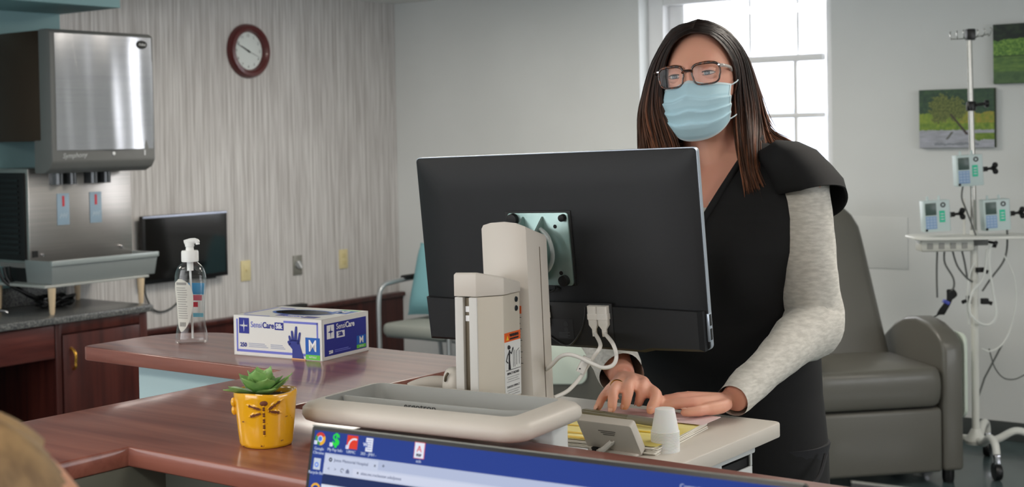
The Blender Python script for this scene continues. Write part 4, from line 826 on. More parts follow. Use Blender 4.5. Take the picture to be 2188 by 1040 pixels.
# handle at the left and work surface
hp = [at(872, 827, 2.075), at(900, 821, 2.08), at(930, 818, 2.085), at(960, 819, 2.09), at(985, 824, 2.10)]
MB().tube(spline([p - co for p in hp], 6), [.006 + .005 * math.sin(PI * k / 24) for k in range(25)], 14).build('push_handle', m_cart, cart, angle=70)
hg = MB(); hg.loft([[at(970, 805, 2.05) - co + RGT * (.0165 * math.cos(t) * w_) + UPV * z_ + FWD * (.028 * math.sin(t) * w_) for t in [2 * PI * k / 20 for k in range(20)]] for z_, w_ in ((-.02, 1.05), (-.006, 1.0), (.004, .9), (.010, .72), (.0135, .42), (.0145, .1))]).build('handle_grip', m_cart, cart, angle=60)
MB().tube(spline([at(951, 815, 2.028) - co, at(953, 804, 2.026) - co, at(958, 796, 2.026) - co], 5), [.0012, .0018, .002, .002, .002, .002, .002, .002, .002, .0018, .001], 8).build('handle_slot', m_groove, cart)
ws = MB().prism([(x + 1.24, y - 1.80) for x, y in rnd_corner((-1.012, 1.742), .012, -90, 0, 4) + rnd_corner((-1.022, 2.060), .014, 0, 90, 4) + rnd_corner((-1.466, 2.060), .014, 90, 180, 4) + rnd_corner((-1.466, 1.742), .014, 180, 270, 4)], WS - .024, WS).build('work_surface', m_cart, cart, bevel=.0025)
MB().box(-.22, .236, -.068, -.065, WS - .050, WS - .004).build('back_lip', m_cart, ws, bevel=.001)
# side drawer frame under the work surface
X_ = .212
MB().box(.1, X_ + .006, -.02, .205, WS - .039, WS - .027).build('drawer_rail', m_cartc, cart, bevel=.003)
df = MB(); df.box(X_ - .004, X_, -.02, .205, WS - .120, WS - .060); df.box(X_ - .004, X_, -.02, -.012, WS - .060, WS - .040); df.box(X_ - .004, X_, .090, .104, WS - .060, WS - .040); df.box(X_ - .004, X_, .199, .205, WS - .060, WS - .040)
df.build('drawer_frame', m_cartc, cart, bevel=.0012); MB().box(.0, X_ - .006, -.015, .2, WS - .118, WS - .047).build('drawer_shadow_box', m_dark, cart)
MB().box(-.20, .17, -.02, .20, WS - .20, WS - .121).build('cart_drawer', m_cartc, cart, bevel=.006)
MB().box(-.06, .04, -.13, -.03, .95, 1.03).build('neck_block', m_cartc, cart, bevel=.006)
MB().box(-.055, .035, -.16, .0, .12, .95).build('mast', m_alu, cart, bevel=.006)
for k, (x, y) in enumerate(((-.24, -.22), (.22, -.22), (-.24, .20), (.22, .20))):
    lg = MB().loft([[(x * t - .01, y * t - .06 * (1 - t) - .02, z0), (x * t + .03, y * t - .06 * (1 - t) - .02, z0), (x * t + .03, y * t - .06 * (1 - t) + .03, z1), (x * t - .01, y * t - .06 * (1 - t) + .03, z1)] for t, z0, z1 in ((.1, .11, .17), (1, .10, .13))]).build('base_leg', m_cart, cart, bevel=.004)
    MB().lathe([(.012, -.016), (.048, -.016), (.05, -.008), (.05, .008), (.048, .016), (.012, .016)], 20).xf(Matrix.Translation((x, y, .05)) @ Matrix.Rotation(PI / 2, 4, 'Y')).build('castor_wheel', m_blk, lg)

# ================================================================== MONITOR ON THE CART
ma, mt_, mr = (math.radians(a) for a in (4.27, 5.13, 1.43))
v_ = V((math.cos(ma), math.sin(ma), 0)); n_ = V((math.sin(ma), -math.cos(ma), 0)); up_ = V((0, 0, 1)) * math.cos(mt_) + n_ * math.sin(mt_)
vv = v_ * math.cos(mr) + up_ * math.sin(mr); uu = up_ * math.cos(mr) - v_ * math.sin(mr)
MC = V((-1.274, 1.819, 1.3203))
mon = thing('cart_monitor', 'black flat computer monitor seen from behind on the cart column', 'monitor', (0, 0, 0)); mon.matrix_world = frameM(MC, vv, uu)
m_mon = mat('monitor black', (26, 27, 29), .5, spec=.35, bump=.06, bscale=900); m_mon2 = mat('monitor recess', (22, 22, 24), .6); m_silv = mat('silver edge', (186, 196, 208), .3, .6)
def rr3(w, h, r, z, cx=0, cy=0, n=4): return [(x, y, z) for x, y in rrect(w, h, r, n, cx, cy)]
MB().loft([rr3(.512, .304, .006, -.013), rr3(.514, .306, .007, -.010), rr3(.514, .306, .007, -.002)]).build('side_band', m_silv, mon, angle=30)
MB().loft([rr3(.5125, .3045, .006, -.003), rr3(.511, .303, .006, .0), rr3(.49, .282, .02, .0045), rr3(.40, .20, .03, .0075)]).build('back_shell', m_mon, mon, angle=20)
MB().box(-.25, .25, -.146, .146, -.0142, -.0128).build('display_panel', m_blk, mon)
# thicker lower part of the shell
lowp = MB().loft([[(x, y, z) for x, y in ((-.250, -.1505), (.060, -.1545), (.152, -.1575), (.170, -.1535), (.2525, -.1525), (.2525, -.0915), (.157, -.088), (-.252, -.0795))] for z in (.001, .011)] + [[(x, y, z) for x, y in ((-.243, -.146), (.060, -.150), (.148, -.153), (.165, -.149), (.246, -.148), (.246, -.0915), (.155, -.0885), (-.245, -.0800))] for z in (.0165,)]).build('lower_shell', m_mon, mon, angle=30)
MB().box(-.075, .104, -.1495, -.0815, .0155, .0185).build('connector_recess', m_mon2, mon, bevel=.001)
MB().box(-.082, .039, -.0565, .0625, .005, .0095).build('mount_recess', m_mon2, mon, bevel=.001)
us = MB().box(.2535, .2578, -.1395, -.097, -.009, .0015).build('usb_frame', m_silv, mon, bevel=.0006)
for y in (-.107, -.1285): MB().box(.2562, .2584, y - .0085, y + .0085, -.0065, -.0005).build('usb_port', m_dark, us); 
fq2 = lambda u0, u1, v0, v1, z, m, nm, par: MB().box(u0, u1, v0, v1, z, z + .0003).build(nm, m, par)
m_tag = mat('label faint', (150, 152, 156), .6)
tg = fq2(-.028, .033, -.140, -.108, .0186, mat('label dark', (28, 28, 30), .5), 'rating_label', mon)
for k in range(6): fq2(-.024, -.018 + .003 * (k % 3), -.124 - .0026 * k, -.123 - .0026 * k, .019, m_tag, 'small_print', tg)
for k in range(4): fq2(.006, .026 - .004 * (k % 2), -.130 - .0024 * k, -.1292 - .0024 * k, .019, mat('label dim', (70, 72, 76), .6), 'small_print', tg)
for x, y in ((.02, -.116), (.02, -.125)): MB().lathe([(.0042, .0), (.0042, .0003), (.0001, .0003)], 16, (x, y, .0189)).build('approval_mark', mat('mark dim', (44, 45, 48), .6), tg)
# mount: steel plate with gussets, clear tube and knobs
m_zinc = mat('zinc plate', (140, 168, 164), .42, .8, var=(158, 180, 176), vscale=(20, 20, 20))
pl_ = MB().loft([rr3(.112, .1155, .005, .0095, -.0195, .002), rr3(.112, .1155, .005, .0135, -.0195, .002)]).build('mount_plate', m_zinc, mon, bevel=.0006)
for x, y, r in ((.012, .038, .0032), (.004, -.014, .0026), (.016, -.036, .0034), (-.066, -.03, .003)): MB().lathe([(r, 0), (r, .0004), (.0002, .0004)], 16, (x, y, .0135)).build('plate_hole', m_dark, pl_)
for x, y, r in ((.0285, .052, .0058), (.022, -.0475, .0088), (-.064, .050, .0098)): MB().lathe([(r, 0), (r * .95, .008), (r * .7, .009), (.001, .009)], 20, (x, y, .0135)).build('thumb_screw', m_dark, mon)
for x in (-.046, -.010): MB().loft([[(x - .0015, .054, .0135), (x - .0015, -.046, .0135), (x - .0015, -.046, .03), (x - .0015, -.01, .058), (x - .0015, .02, .058)], [(x + .0015, .054, .0135), (x + .0015, -.046, .0135), (x + .0015, -.046, .03), (x + .0015, -.01, .058), (x + .0015, .02, .058)]]).build('gusset', m_zinc, mon)
MB().tube(spline([(-.008, .036, .026), (.006, .026, .03), (.013, .008, .031), (.013, -.01, .031), (.006, -.024, .03), (-.002, -.031, .028)], 6), .0036, 12).build('clear_sleeve', mat('clear sleeve', (214, 222, 222), .12, coat=.5, trans=.5), mon, angle=70)
MB().tube([(-.002, -.031, .03), (-.007, -.022, .035)], [.004, .0035], 10).build('bolt', mat('brass bolt', (190, 172, 140), .25, .9), mon); MB().tube([(-.03, -.033, .032), (-.012, -.032, .032), (-.0119, -.032, .032), (-.004, -.0315, .032)], [.007, .007, .0045, .0045], 10).build('pivot_bolt', m_chrome, mon)
MB().box(-.05, -.006, -.036, .006, .03, .085).build('pivot_block', mat('pivot grey', (126, 134, 136), .4, .5), mon, bevel=.004)
MB().tube(spline([(.001, -.059, .01), (.004, -.061, .016), (-.006, -.066, .016), (-.012, -.064, .01)], 4), .0014, 8).build('cable_clip', m_mon2, mon)
# plugs
m_plug = mat('plug white', (226, 222, 216), .4)
def plug(x, top, w, lab):
    t = MB().loft([rr3(w, .009, .0025, 0)[0:0] or [(x + px, top - dz, .0225 + pz) for px, pz in rrect(w * s, .012 * s, .003 * s, 3)] for dz, s in ((0, 1), (.012, 1), (.0125, 1.08), (.021, 1.08), (.0215, .95), (.030, .92), (.037, .45), (.048, .42))]); return t.build('plug', m_plug, mon, angle=30)
p1 = plug(.073, -.0845, .0165, ''); p2 = plug(.0905, -.0845, .018, ''); p3 = plug(-.018, -.0855, .020, '')
# cables hanging from the plugs
def wcable(pts, r, lab, m=m_plug, nm='monitor_cable'):
    return tag(MB().tube(spline(pts, 7), r, 10).build(nm, m, angle=70), lab, 'cable', 'cables behind the cart monitor')
w0 = mon.matrix_world
e1 = w0 @ V((.073, -.128, .0225)); e2 = w0 @ V((.0905, -.128, .0225)); e3 = w0 @ V((-.018, -.130, .0225))
wcable([e1, at(1283, 738, 2.09), at(1268, 762, 2.085), at(1256, 780, 2.085), at(1240, 806, 2.08), at(1214, 834, 2.07), at(1185, 849, 2.06)], .0031, 'white monitor cable with a ferrite bead, running down left to the cart')
wcable([e2, at(1310, 735, 2.08), at(1317, 762, 2.075), at(1309, 780, 2.07), at(1288, 785, 2.065), at(1262, 775, 2.06), at(1238, 763, 2.06), at(1214, 757, 2.06), at(1195, 763, 2.07), at(1176, 782, 2.09), at(1150, 800, 2.12)], .0031, 'white monitor cable making an S loop in front of the sleeve')
wcable([e3, w0 @ V((.02, -.15, .022)), w0 @ V((.045, -.13, .022)), w0 @ V((.056, -.105, .022)), w0 @ V((.058, -.088, .02))], .0014, 'thin dark cable curving behind the cart monitor', mat('cable dark', (40, 40, 42), .4))
fbd = thing('ferrite_bead', 'white snap-on ferrite bead on the hanging monitor cable', 'ferrite bead', tuple(at(1247, 779, 2.07)))
Mf = Matrix.Rotation(yaw, 4, 'Z') @ Matrix.Rotation(math.radians(28), 4, 'Y')
MB().prism(rrect(.0125, .011, .003, 3), -.0125, .0125).xf(Mf).build('shell', m_plug, fbd, bevel=.0015)
for z in (-.007, .006): MB().box(-.004 if z < 0 else .001, -.002 if z < 0 else .003, -.0062, -.0054, z - .001, z + .001).xf(Mf).build('catch', m_dark, fbd)

# ================================================================== THINGS ON THE WORK SURFACE
m_paper = mat('paper white', (232, 228, 218), .7); m_yel = mat('yellow sheet', (240, 226, 150), .6, var=(232, 212, 112), vscale=(14, 30, 14))
pcx, pcy = -1.166, 1.842
for k in range(7):
    M_ = Matrix.Translation((pcx - .002 * math.sin(k * 2.1) - .004, pcy + .002 + .003 * math.cos(k * 1.7), WS + .0018 * k)) @ Matrix.Rotation(math.radians(8 + 1.5 * math.sin(k * 3)), 4, 'Z')
    tag(MB().prism(rrect(.202, .212, .002, 1), .0001, .0017).xf(M_).build('paper_sheaf', m_paper), 'white paper sheaf, ' + ('bottom', 'second', 'third', 'middle', 'fifth', 'sixth', 'topmost')[k] + ' one in the stack under the yellow sheet', 'paper', 'white papers under the yellow sheet')
ys = thing('yellow_form', 'yellow form lying on top of the white papers under the hands', 'paper', (pcx, pcy, WS + .0128), math.radians(8))
MB().grid(10, 12, lambda u, v: ((u - .5) * .20, (v - .5) * .225 + .008, .0002 + .0012 * abs(math.sin(5 * u + 2 * v)))).build('sheet', m_yel, ys, angle=80)
for (x0, x1, y0, y1) in ((-.09, .06, -.100, -.088), (-.09, .03, -.07, -.06), (-.09, .08, -.02, -.012)): MB().box(x0, x1, y0, y1, .0018, .0020).build('printed_band', mat('band yellow', (224, 184, 40), .6), ys)
MB().prism(rrect(.012, .006, .001, 2), .001, .0015).xf(Matrix.Translation((-.090, -.100, .001))).build('index_tab', mat('tab orange', (236, 160, 40), .6), ys)
pk = thing('pink_form', 'pale pink form under the resting hands', 'paper', (-1.17, 1.945, WS + .0152), math.radians(4)); MB().prism(rrect(.2, .07, .002, 1), 0, .0006).build('sheet', mat('paper pink', (222, 196, 196), .7), pk)
MB().box(-.09, .05, -.02, -.015, .0005, .0008).build('printed_line', mat('print faint', (180, 160, 165), .7), pk)
pa, pb = V((-1.2666, 1.8802, WS + .0225)), V((-1.1173, 1.8654, WS + .0225)); pn = thing('pen', 'grey ballpoint pen lying across the yellow form', 'pen', (0, 0, 0)); m_pen = mat('pen grey', (112, 106, 88), .4)
dpn = (pb - pa)
MB().tube([pa, pa + dpn * .03, pa + dpn * .62], [.0046, .0056, .0056], 14).build('barrel', m_pen, pn); MB().tube([pa + dpn * .62, pa + dpn * .63, pa + dpn * .95, pb], [.0056, .0064, .0064, .004], 14).build('grip', mat('grip grey', (132, 128, 116), .6), pn); MB().tube([pb, pb + dpn * .05], [.003, .0008], 10).build('tip', m_chrome, pn); MB().tube([pa + dpn * .02 + V((0, -.004, .004)), pa + dpn * .3 + V((0, -.004, .005))], .0012, 6).build('clip', m_pen, pn)
# small white display on its stand
dv_ = thing('small_display', 'small white tilted display seen from behind on the work surface', 'display', (-1.117, 1.748, WS))
PM = Matrix.Translation((0, 0, .006)) @ Matrix.Rotation(math.radians(33), 4, 'X')
case = MB().prism(rrect(.094, .058, .004, 3, 0, .029), -.005, .009).xf(PM @ Matrix.Rotation(PI / 2, 4, 'X')).build('case', m_cart, dv_, bevel=.0015)
for k in range(3): MB().box(-.014, .016 - .004 * k, -.0, .0, 0, 0).add([PM @ V((-.014 + .003 * k, -.0093, .043 - .0035 * k)), PM @ V((.016 - .002 * k, -.0093, .043 - .0035 * k)), PM @ V((.016 - .002 * k, -.0093, .0412 - .0035 * k)), PM @ V((-.014 + .003 * k, -.0093, .0412 - .0035 * k))], [(0, 1, 2, 3)]).build('printed_line', mat('print dark', (110, 104, 100), .6), case)
MB().tube(spline([PM @ V((.003, -.009, .022)), (.002, -.020, .018), (-.008, -.026, .008), (-.014, -.028, .005)], 5), [.005] + [.0042] * 15, 10).build('stand_arm', m_plug, dv_); MB().lathe([(.009, 0), (.009, .004), (.007, .0055), (.001, .006)], 16, (-.030, -.010, .0005)).build('rubber_foot', m_dark, dv_)
MB().prism(rrect(.085, .024, .006, 3, .0, -.006), .0003, .0045).build('base', m_cart, dv_, bevel=.002)
for x in (-.032, .03): MB().tube([(x - .007, -.0, .009), (x + .007, .0, .009)], .0045, 10).build('hinge', m_cart, dv_)
# nested clear cups, upside down
m_cup = mat('frosted cup', (250, 250, 250), .4, trans=.12, ior=1.2, sss=.3)
cupm = MB().lathe([(.0001, .0345), (.0128, .0345), (.0138, .0342), (.0144, .0335), (.0203, .0014), (.0214, .0010), (.0214, .0), (.0204, .0), (.0196, .0018), (.0139, .0325), (.0001, .0328)], 32, caps=False).mesh('cup', angle=40)
nc = 19
for k in range(nc):
    c_ = link('plastic_cup', cupm, m_cup); c_.location = (-1.062, 1.793, WS + .0016 * k)
    od = ['bottom', 'second', 'third', 'fourth', 'fifth', 'sixth', 'seventh', 'eighth', 'ninth', 'tenth', 'eleventh', 'twelfth', 'thirteenth', 'fourteenth', 'fifteenth', 'sixteenth', 'seventeenth', 'eighteenth', 'topmost'][k]
    tag(c_, 'small frosted plastic cup, ' + od + ' from below in the upturned stack' if k < nc - 1 else 'small frosted plastic cup on top of the upturned stack', 'cup', 'stack of upturned medicine cups')

# ================================================================== DESK MONITORS
def emat(name, rgb, s=1.0):
    if name in MATS: return MATS[name]
    m = bpy.data.materials.new(name); m.use_nodes = True; b = m.node_tree.nodes['Principled BSDF']; b.inputs['Base Color'].default_value = (.003, .003, .003, 1); b.inputs['Roughness'].default_value = .35; b.inputs['Specular IOR Level'].default_value = .04
    b.inputs['Emission Color'].default_value = L4(rgb); b.inputs['Emission Strength'].default_value = s; MATS[name] = m; return m
def desk_monitor(TL, ang, tilt, lab):
    a = math.radians(ang); v = V((math.cos(a), math.sin(a), 0)); n = V((v.y, -v.x, 0)); tt = math.radians(tilt); dn = V((0, 0, -1)) * math.cos(tt) + n * math.sin(tt)
    M_ = frameM(TL, v, -dn)                                    # local: x right, y up, z toward the viewer
    t = thing('desk_monitor', lab, 'monitor'); t.matrix_world = M_
    MB().loft([rr3(.5337, .322, .003, -.012, .26685, -.161), rr3(.5337, .322, .003, 0, .26685, -.161)]).build('case', m_blk, t, bevel=.0008)
    MB().box(.08, .45, -.28, -.06, -.045, -.012).build('back_housing', m_blk, t, bevel=.01)
    MB().box(.0, .5337, -.0006, .0006, -.004, .0004).build('top_edge', mat('bezel edge', (112, 112, 104), .35, .3), t)
    # stand reaching the desk (vertical in world space)
    Mi = M_.inverted(); c = M_ @ V((.267, -.17, -.04)); c2 = V((c.x, c.y, .765)) - n * .04
    MB().tube([Mi @ c, Mi @ (c - n * .05), Mi @ V((c2.x, c2.y, .78))], [.02, .022, .022], 12).build('neck', m_blk, t); MB().prism(rrect(.22, .18, .02, 3), 0, .012).xf(Mi @ Matrix.Translation((c2.x, c2.y, .7605)) @ Matrix.Rotation(a, 4, 'Z')).build('foot', m_blk, t, bevel=.002)
    return t
nm1 = desk_monitor((-1.0405, 1.0405, 1.203), 4.93, 12.5, 'desk monitor with a blue desktop and open browser window in the foreground')
scr = MB().box(.0045, .5292, -.312, -.0045, .0001, .0006).build('screen', emat('desktop blue', (38, 62, 140)), nm1)
def sq(u0, u1, v0, v1, m, nm, lay=1, par=None): return MB().box(u0, u1, -v1, -v0, .0006 + .0002 * lay - .0001, .0006 + .0002 * lay).build(nm, m, par or scr)
def sM(u, v, lay=3): return frameM((u, -v, .0006 + .0002 * lay), (1, 0, 0), (0, 1, 0))
def sdisc(u, v, r, a0, a1, m, nm, lay=2, ri=0): 
    n = 14; pts = [(u + r * math.cos(a0 + (a1 - a0) * k / n), -v + r * math.sin(a0 + (a1 - a0) * k / n)) for k in range(n + 1)]; pin = [(u + ri * math.cos(a0 + (a1 - a0) * k / n), -v + ri * math.sin(a0 + (a1 - a0) * k / n)) for k in range(n + 1)]
    z = .0006 + .0002 * lay; b = MB(); b.add([(x, y, z) for x, y in pts] + [(x, y, z) for x, y in pin], [(i, i + 1, n + 2 + i, n + 1 + i) for i in range(n)]); return b.build(nm, m, scr)
eW = emat('screen white', (226, 230, 244)); eL = emat('screen lavender', (178, 188, 216)); eT = emat('screen text', (178, 190, 215)); eG = emat('screen grey text', (112, 120, 146)); eD = emat('screen dark', (44, 50, 70))
for k, c in enumerate(((206, 62, 52), (236, 178, 52), (70, 150, 76))): sdisc(.0132, .0127, .0066, math.radians(30 + [0, 240, 120][k]) , math.radians(150 + [0, 240, 120][k]), emat('icon c%d' % k, c), 'round_icon', 2, .003)
sdisc(.0132, .0127, .0034, 0, 2 * PI, eW, 'round_icon', 3); sdisc(.0132, .0127, .0026, 0, 2 * PI, emat('icon blue', (70, 120, 230)), 'round_icon', 4)
text('$', .017, sM(.0338, .0122), emat('icon green', (40, 214, 70)), scr, 'dollar_icon', bold=.0005)
sq(.0480, .0616, .0055, .0190, emat('icon red', (222, 62, 42)), 'red_icon', 2); sdisc(.0580, .0165, .0085, math.radians(70), math.radians(190), eW, 'red_icon_arc', 3, .0068)
sq(.0722, .0808, .0060, .0195, eW, 'document_icon', 2); 
for k in range(5): sq(.0735, .0795, .0080 + .0022 * k, .0086 + .0022 * k, emat('icon line', (90, 110, 170)), 'document_line', 3)
sq(.0695, .0745, .0105, .0155, emat('icon word', (48, 86, 170)), 'document_badge', 4); text('W', .005, sM(.072, .0130, 5), eW, scr)
sq(.1328, .1442, .0045, .0195, eW, 'pdf_icon', 2); sq(.1322, .1448, .0040, .0200, emat('icon pdf red', (214, 52, 62)), 'pdf_icon_edge', 1); text('A', .009, sM(.1385, .0108), emat('icon pdf red', (214, 52, 62)), scr); text('PDF', .0034, sM(.1385, .0168), eD, scr, bold=.0002)
for (u, v) in ((.0078, .0168), (.0282, .0170), (.0492, .0175)): sq(u - .0019, u + .0019, v - .0019, v + .0019, eW, 'shortcut_badge', 4); text('↗' if False else '/', .0034, sM(u, v, 6), emat('icon blue', (70, 120, 230)), scr)
for s_, u, v in (('Google', .0130, .0228), ('Chrome', .0130, .0270), ('My Pay Info', .0338, .0222), ('URMC', .0546, .0222), ('203 - JMH -', .0768, .0222), ('acls', .1390, .0225), ('Recycle Bin', .0124, .0472)): text(s_, .0042, sM(u, v), eT, scr, 'icon_caption')
bin_ = MB().loft([[(.0124 + x * s, -v, .0009) for x, s in ((-.0045, 1), (.0045, 1))] for v, s in ((.0325, 1.05), (.0440, .8))], closed=False, caps=False); bin_.build('bin_icon', emat('icon bin', (196, 206, 222)), scr); sdisc(.0124, .039, .0026, 0, 2 * PI, emat('icon blue', (70, 120, 230)), 'bin_mark', 4, .0014)
sdisc(.0141, .064, .0066, math.radians(20), math.radians(160), emat('icon c1', (236, 178, 52)), 'round_icon', 2, .0045)
bw = sq(.0215, .5292, .0260, .0362, eL, 'tab_strip', 2); sq(.0225, .0905, .0275, .0362, emat('screen tab', (196, 204, 226)), 'browser_tab', 3); sq(.0215, .5292, .0362, .0472, emat('screen tab', (196, 204, 226)), 'address_bar', 3); sq(.0215, .5292, .0472, .0575, emat('page header', (30, 46, 92)), 'page_header', 3); sq(.0215, .5292, .0575, .30, emat('page body', (214, 220, 236)), 'page_body', 3)
text('Jones Memorial Hospital', .0044, sM(.0346, .0322, 5), eG, scr, 'tab_title', align='LEFT'); sdisc(.0300, .0322, .0022, 0, 2 * PI, eD, 'tab_icon', 5, .0008)
text('x', .0048, sM(.0868, .0320, 5), eD, scr); text('+', .006, sM(.0973, .0318, 5), eD, scr); text('<', .0048, sM(.0286, .0415, 5), eG, scr); text('>', .0048, sM(.0372, .0415, 5), eG, scr); sdisc(.0462, .0415, .0021, 0, 5.2, eD, 'reload_icon', 5, .0015)
sq(.0600, .44, .0380, .0455, emat('url field', (206, 212, 232)), 'url_field', 4); text('sites.mc.rochester.edu/jones', .0044, sM(.0703, .0418, 6), eG, scr, 'url_lettering', align='LEFT'); sq(.0655, .0672, .0408, .0428, eD, 'lock_icon', 5)
hm = MB(); hm.add([(.0535 - .0022, -.0437, .0018), (.0535 + .0022, -.0437, .0018), (.0535 + .0022, -.0412, .0018), (.0535, -.0390, .0018), (.0535 - .0022, -.0412, .0018)], [(0, 1, 2, 3, 4)]); hm.build('home_icon', eG, scr)
text('Computer', .0058, sM(.4205, .0145), eT, scr, 'desktop_lettering', align='LEFT')
nm2 = desk_monitor((-.4438, 1.0325, 1.225), 4.0, 12.5, 'second desk monitor, only its upper left corner at the lower right edge')
MB().box(.0045, .5292, -.312, -.0045, .0001, .0006).build('screen', emat('second screen', (134, 158, 206)), nm2)
# ================================================================== STANDING PERSON
m_skin = mat('skin', (226, 166, 140), .48, sss=.12, var=(230, 166, 144), vscale=(18, 18, 18), bump=.04, bscale=700)
m_scrub = mat('black scrubs', (19, 19, 21), .85, bump=.12, bscale=900)
m_heather = mat('heather grey knit', (196, 192, 184), .85, var=(222, 218, 210), vscale=(60, 60, 220), ramp=(.35, .7), bump=.2, bscale=700, detail=4)
m_pants = mat('charcoal trousers', (38, 38, 42), .8, bump=.1, bscale=600)
per = thing('person', 'person in black scrubs, grey sleeves, glasses and blue face mask leaning on the cart', 'person', (-1.30, 2.45, 0))
po_ = V((-1.30, 2.45, 0))
HF = V((.214, -.975, 0)).normalized(); HL = V((-HF.y, HF.x, 0)); EYE = V((-1.2963, 2.3055, 1.6082))
hr = math.radians(5.0)
HX = HL * math.cos(hr) + V((0, 0, 1)) * math.sin(hr); HZ = V((0, 0, 1)) * math.cos(hr) - HL * math.sin(hr)
HM = frameM(EYE - HF * .078 - po_, HX, HF, HZ)           # head space: x = her left, y = forward, z = up (left-handed by design)
def gs(x, c, s): return math.exp(-((x - c) / s) ** 2)
def face_pt(dx, dy, dz):
    """unit direction -> point of the head surface in head space"""
    x, y, z = dx * .0665, dy * (.096 if dy > 0 else .090), dz * (.100 if dz > 0 else .119)
    if z < 0:
        t = min(1, -z / .119); k = 1 - .34 * t ** 1.8; x *= k
        if y > 0: y *= 1 - .10 * t ** 2
        else: y *= 1 - .45 * t ** 1.2
    if dy > 0:
        f = dy ** 1.5
        x *= 1 + .04 * f
        y += -.006 * gs(z, .075, .05) * f
        # brows, sockets, cheeks, nose, lips, chin
        y += .004 * gs(z, .021, .012) * (gs(abs(x), .03, .022)) * f
        y -= .0105 * gs(abs(x), .032, .0155) * gs(z, .001, .013) * f
        y += .004 * gs(abs(x), .040, .018) * gs(z, -.035, .02) * f
        nz = .006 if z > -.012 else .006 + .014 * min(1, (-.012 - z) / .03)
        if z > -.056: y += (nz + .002) * gs(x, 0, .0085 + .004 * max(0, -z / .04)) * (1 if z < .012 else gs(z, .012, .015)) * f
        y += .005 * gs(x, 0, .02) * (gs(z, -.071, .006) + gs(z, -.081, .006)) * f
        y += .006 * gs(x, 0, .02) * gs(z, -.105, .014) * f
    return V((x, y, z))
hb_ = MB(); nu, nv = 120, 90; rings = []
for j in range(1, nv):
    a = PI * j / nv
    rings.append([HM @ face_pt(math.sin(a) * math.cos(2 * PI * i / nu), math.sin(a) * math.sin(2 * PI * i / nu), -math.cos(a)) for i in range(nu)])
hb_.loft(rings)
head_me = hb_.mesh('head', angle=180)
# hands (world coordinates), arms, trunk, legs
RH = dict(wrist=(-1.2774, 2.0177, 1.0888), th=[(-1.2475, 2.0024, 1.0842), (-1.2007, 1.9748, 1.0795), (-1.1696, 1.9479, 1.0744), (-1.1639, 1.9205, 1.0583)],
  idx=[(-1.2127, 1.9786, 1.0894), (-1.2009, 1.9561, 1.0874), (-1.1963, 1.9440, 1.0766), (-1.2001, 1.9438, 1.0610)], mid=[(-1.2257, 1.9643, 1.0929), (-1.2080, 1.9274, 1.0909), (-1.2021, 1.9129, 1.0794), (-1.205, 1.9088, 1.0612)],
  ring=[(-1.2405, 1.9555, 1.0909), (-1.2241, 1.9074, 1.087), (-1.2151, 1.8888, 1.0743), (-1.2149, 1.8853, 1.0590)], pinky=[(-1.2561, 1.9602, 1.0853), (-1.2455, 1.9202, 1.0804), (-1.2398, 1.8930, 1.0716), (-1.2420, 1.8861, 1.0590)])
LH = dict(wrist=(-1.0842, 2.050, 1.062), th=[(-1.0842, 2.009, 1.057), (-1.0944, 1.9781, 1.057), (-1.1016, 1.9544, 1.057), (-1.1150, 1.9425, 1.056)],
  idx=[(-1.1197, 1.9782, 1.064), (-1.1380, 1.9651, 1.064), (-1.1571, 1.9555, 1.060), (-1.1725, 1.947, 1.056)], mid=[(-1.1321, 1.9911, 1.068), (-1.1512, 1.9746, 1.067), (-1.1712, 1.9684, 1.062), (-1.1908, 1.9699, 1.056)],
  ring=[(-1.1427, 2.0052, 1.067), (-1.1616, 1.992, 1.066), (-1.1813, 1.989, 1.061), (-1.1988, 1.9904, 1.056)], pinky=[(-1.1502, 2.0201, 1.062), (-1.1674, 2.0127, 1.061), (-1.1827, 2.0122, 1.058), (-1.1953, 2.0121, 1.056)])
def w2(p): return V(p) - po_
arms = MB()
def hand_mesh(h, fore, flat_n):
    w = w2(h['wrist'])
    for k, sc in (('idx', 1.0), ('mid', 1.02), ('ring', .97), ('pinky', .85)):
        pts = [w2(p) for p in h[k]]
        base = w.lerp(pts[0], .25)
        arms.tube(spline([base] + pts, 4), [.0115 * sc] * 5 + [.0102 * sc] * 3 + [.0092 * sc] * 4 + [.0084 * sc] * 3 + [.0078 * sc, .0058 * sc], 12)
        e = pts[-1]; d = (pts[-1] - pts[-2]).normalized(); arms.ell(e - d * .002, (.0074 * sc,) * 3, 12, 8)
    pts = [w2(p) for p in h['th']]
    arms.tube(spline([w.lerp(pts[0], .5)] + pts, 4), [x * (1 if h is RH else .82) for x in [.013] * 4 + [.0135] * 4 + [.0115] * 4 + [.0098] * 4 + [.007]], 12); arms.ell(pts[-1], (.0078 if h is RH else .0068,) * 3, 12, 8)
    # palm: hull-like pads between wrist and knuckles
    kn = [w2(h[k][0]) for k in ('idx', 'mid', 'ring', 'pinky')]
    for t in (.2, .4, .6, .8, .97):
        for q in range(7):
            s = q / 6 * 3; i = min(2, int(s)); c = kn[i].lerp(kn[i + 1], s - i); arms.ell(w.lerp(c, t) + V((0, 0, -.002)), (.0115, .0115, .0115), 10, 8)
    arms.tube([w2(p) for p in fore], [.038, .034, .030, .0245, .0222][:len(fore)], 16)
Lel, Lsh, Rel, Rsh = (-1.090, 2.376, 1.150), (-1.128, 2.405, 1.405), (-1.505, 2.262, 1.165), (-1.462, 2.385, 1.405)
def mixp(a, b, t): return tuple(x + (y - x) * t for x, y in zip(a, b))
hand_mesh(RH, [Rel, mixp(Rel, RH['wrist'], .35), mixp(Rel, RH['wrist'], .7), mixp(Rel, RH['wrist'], .93), RH['wrist']], None)
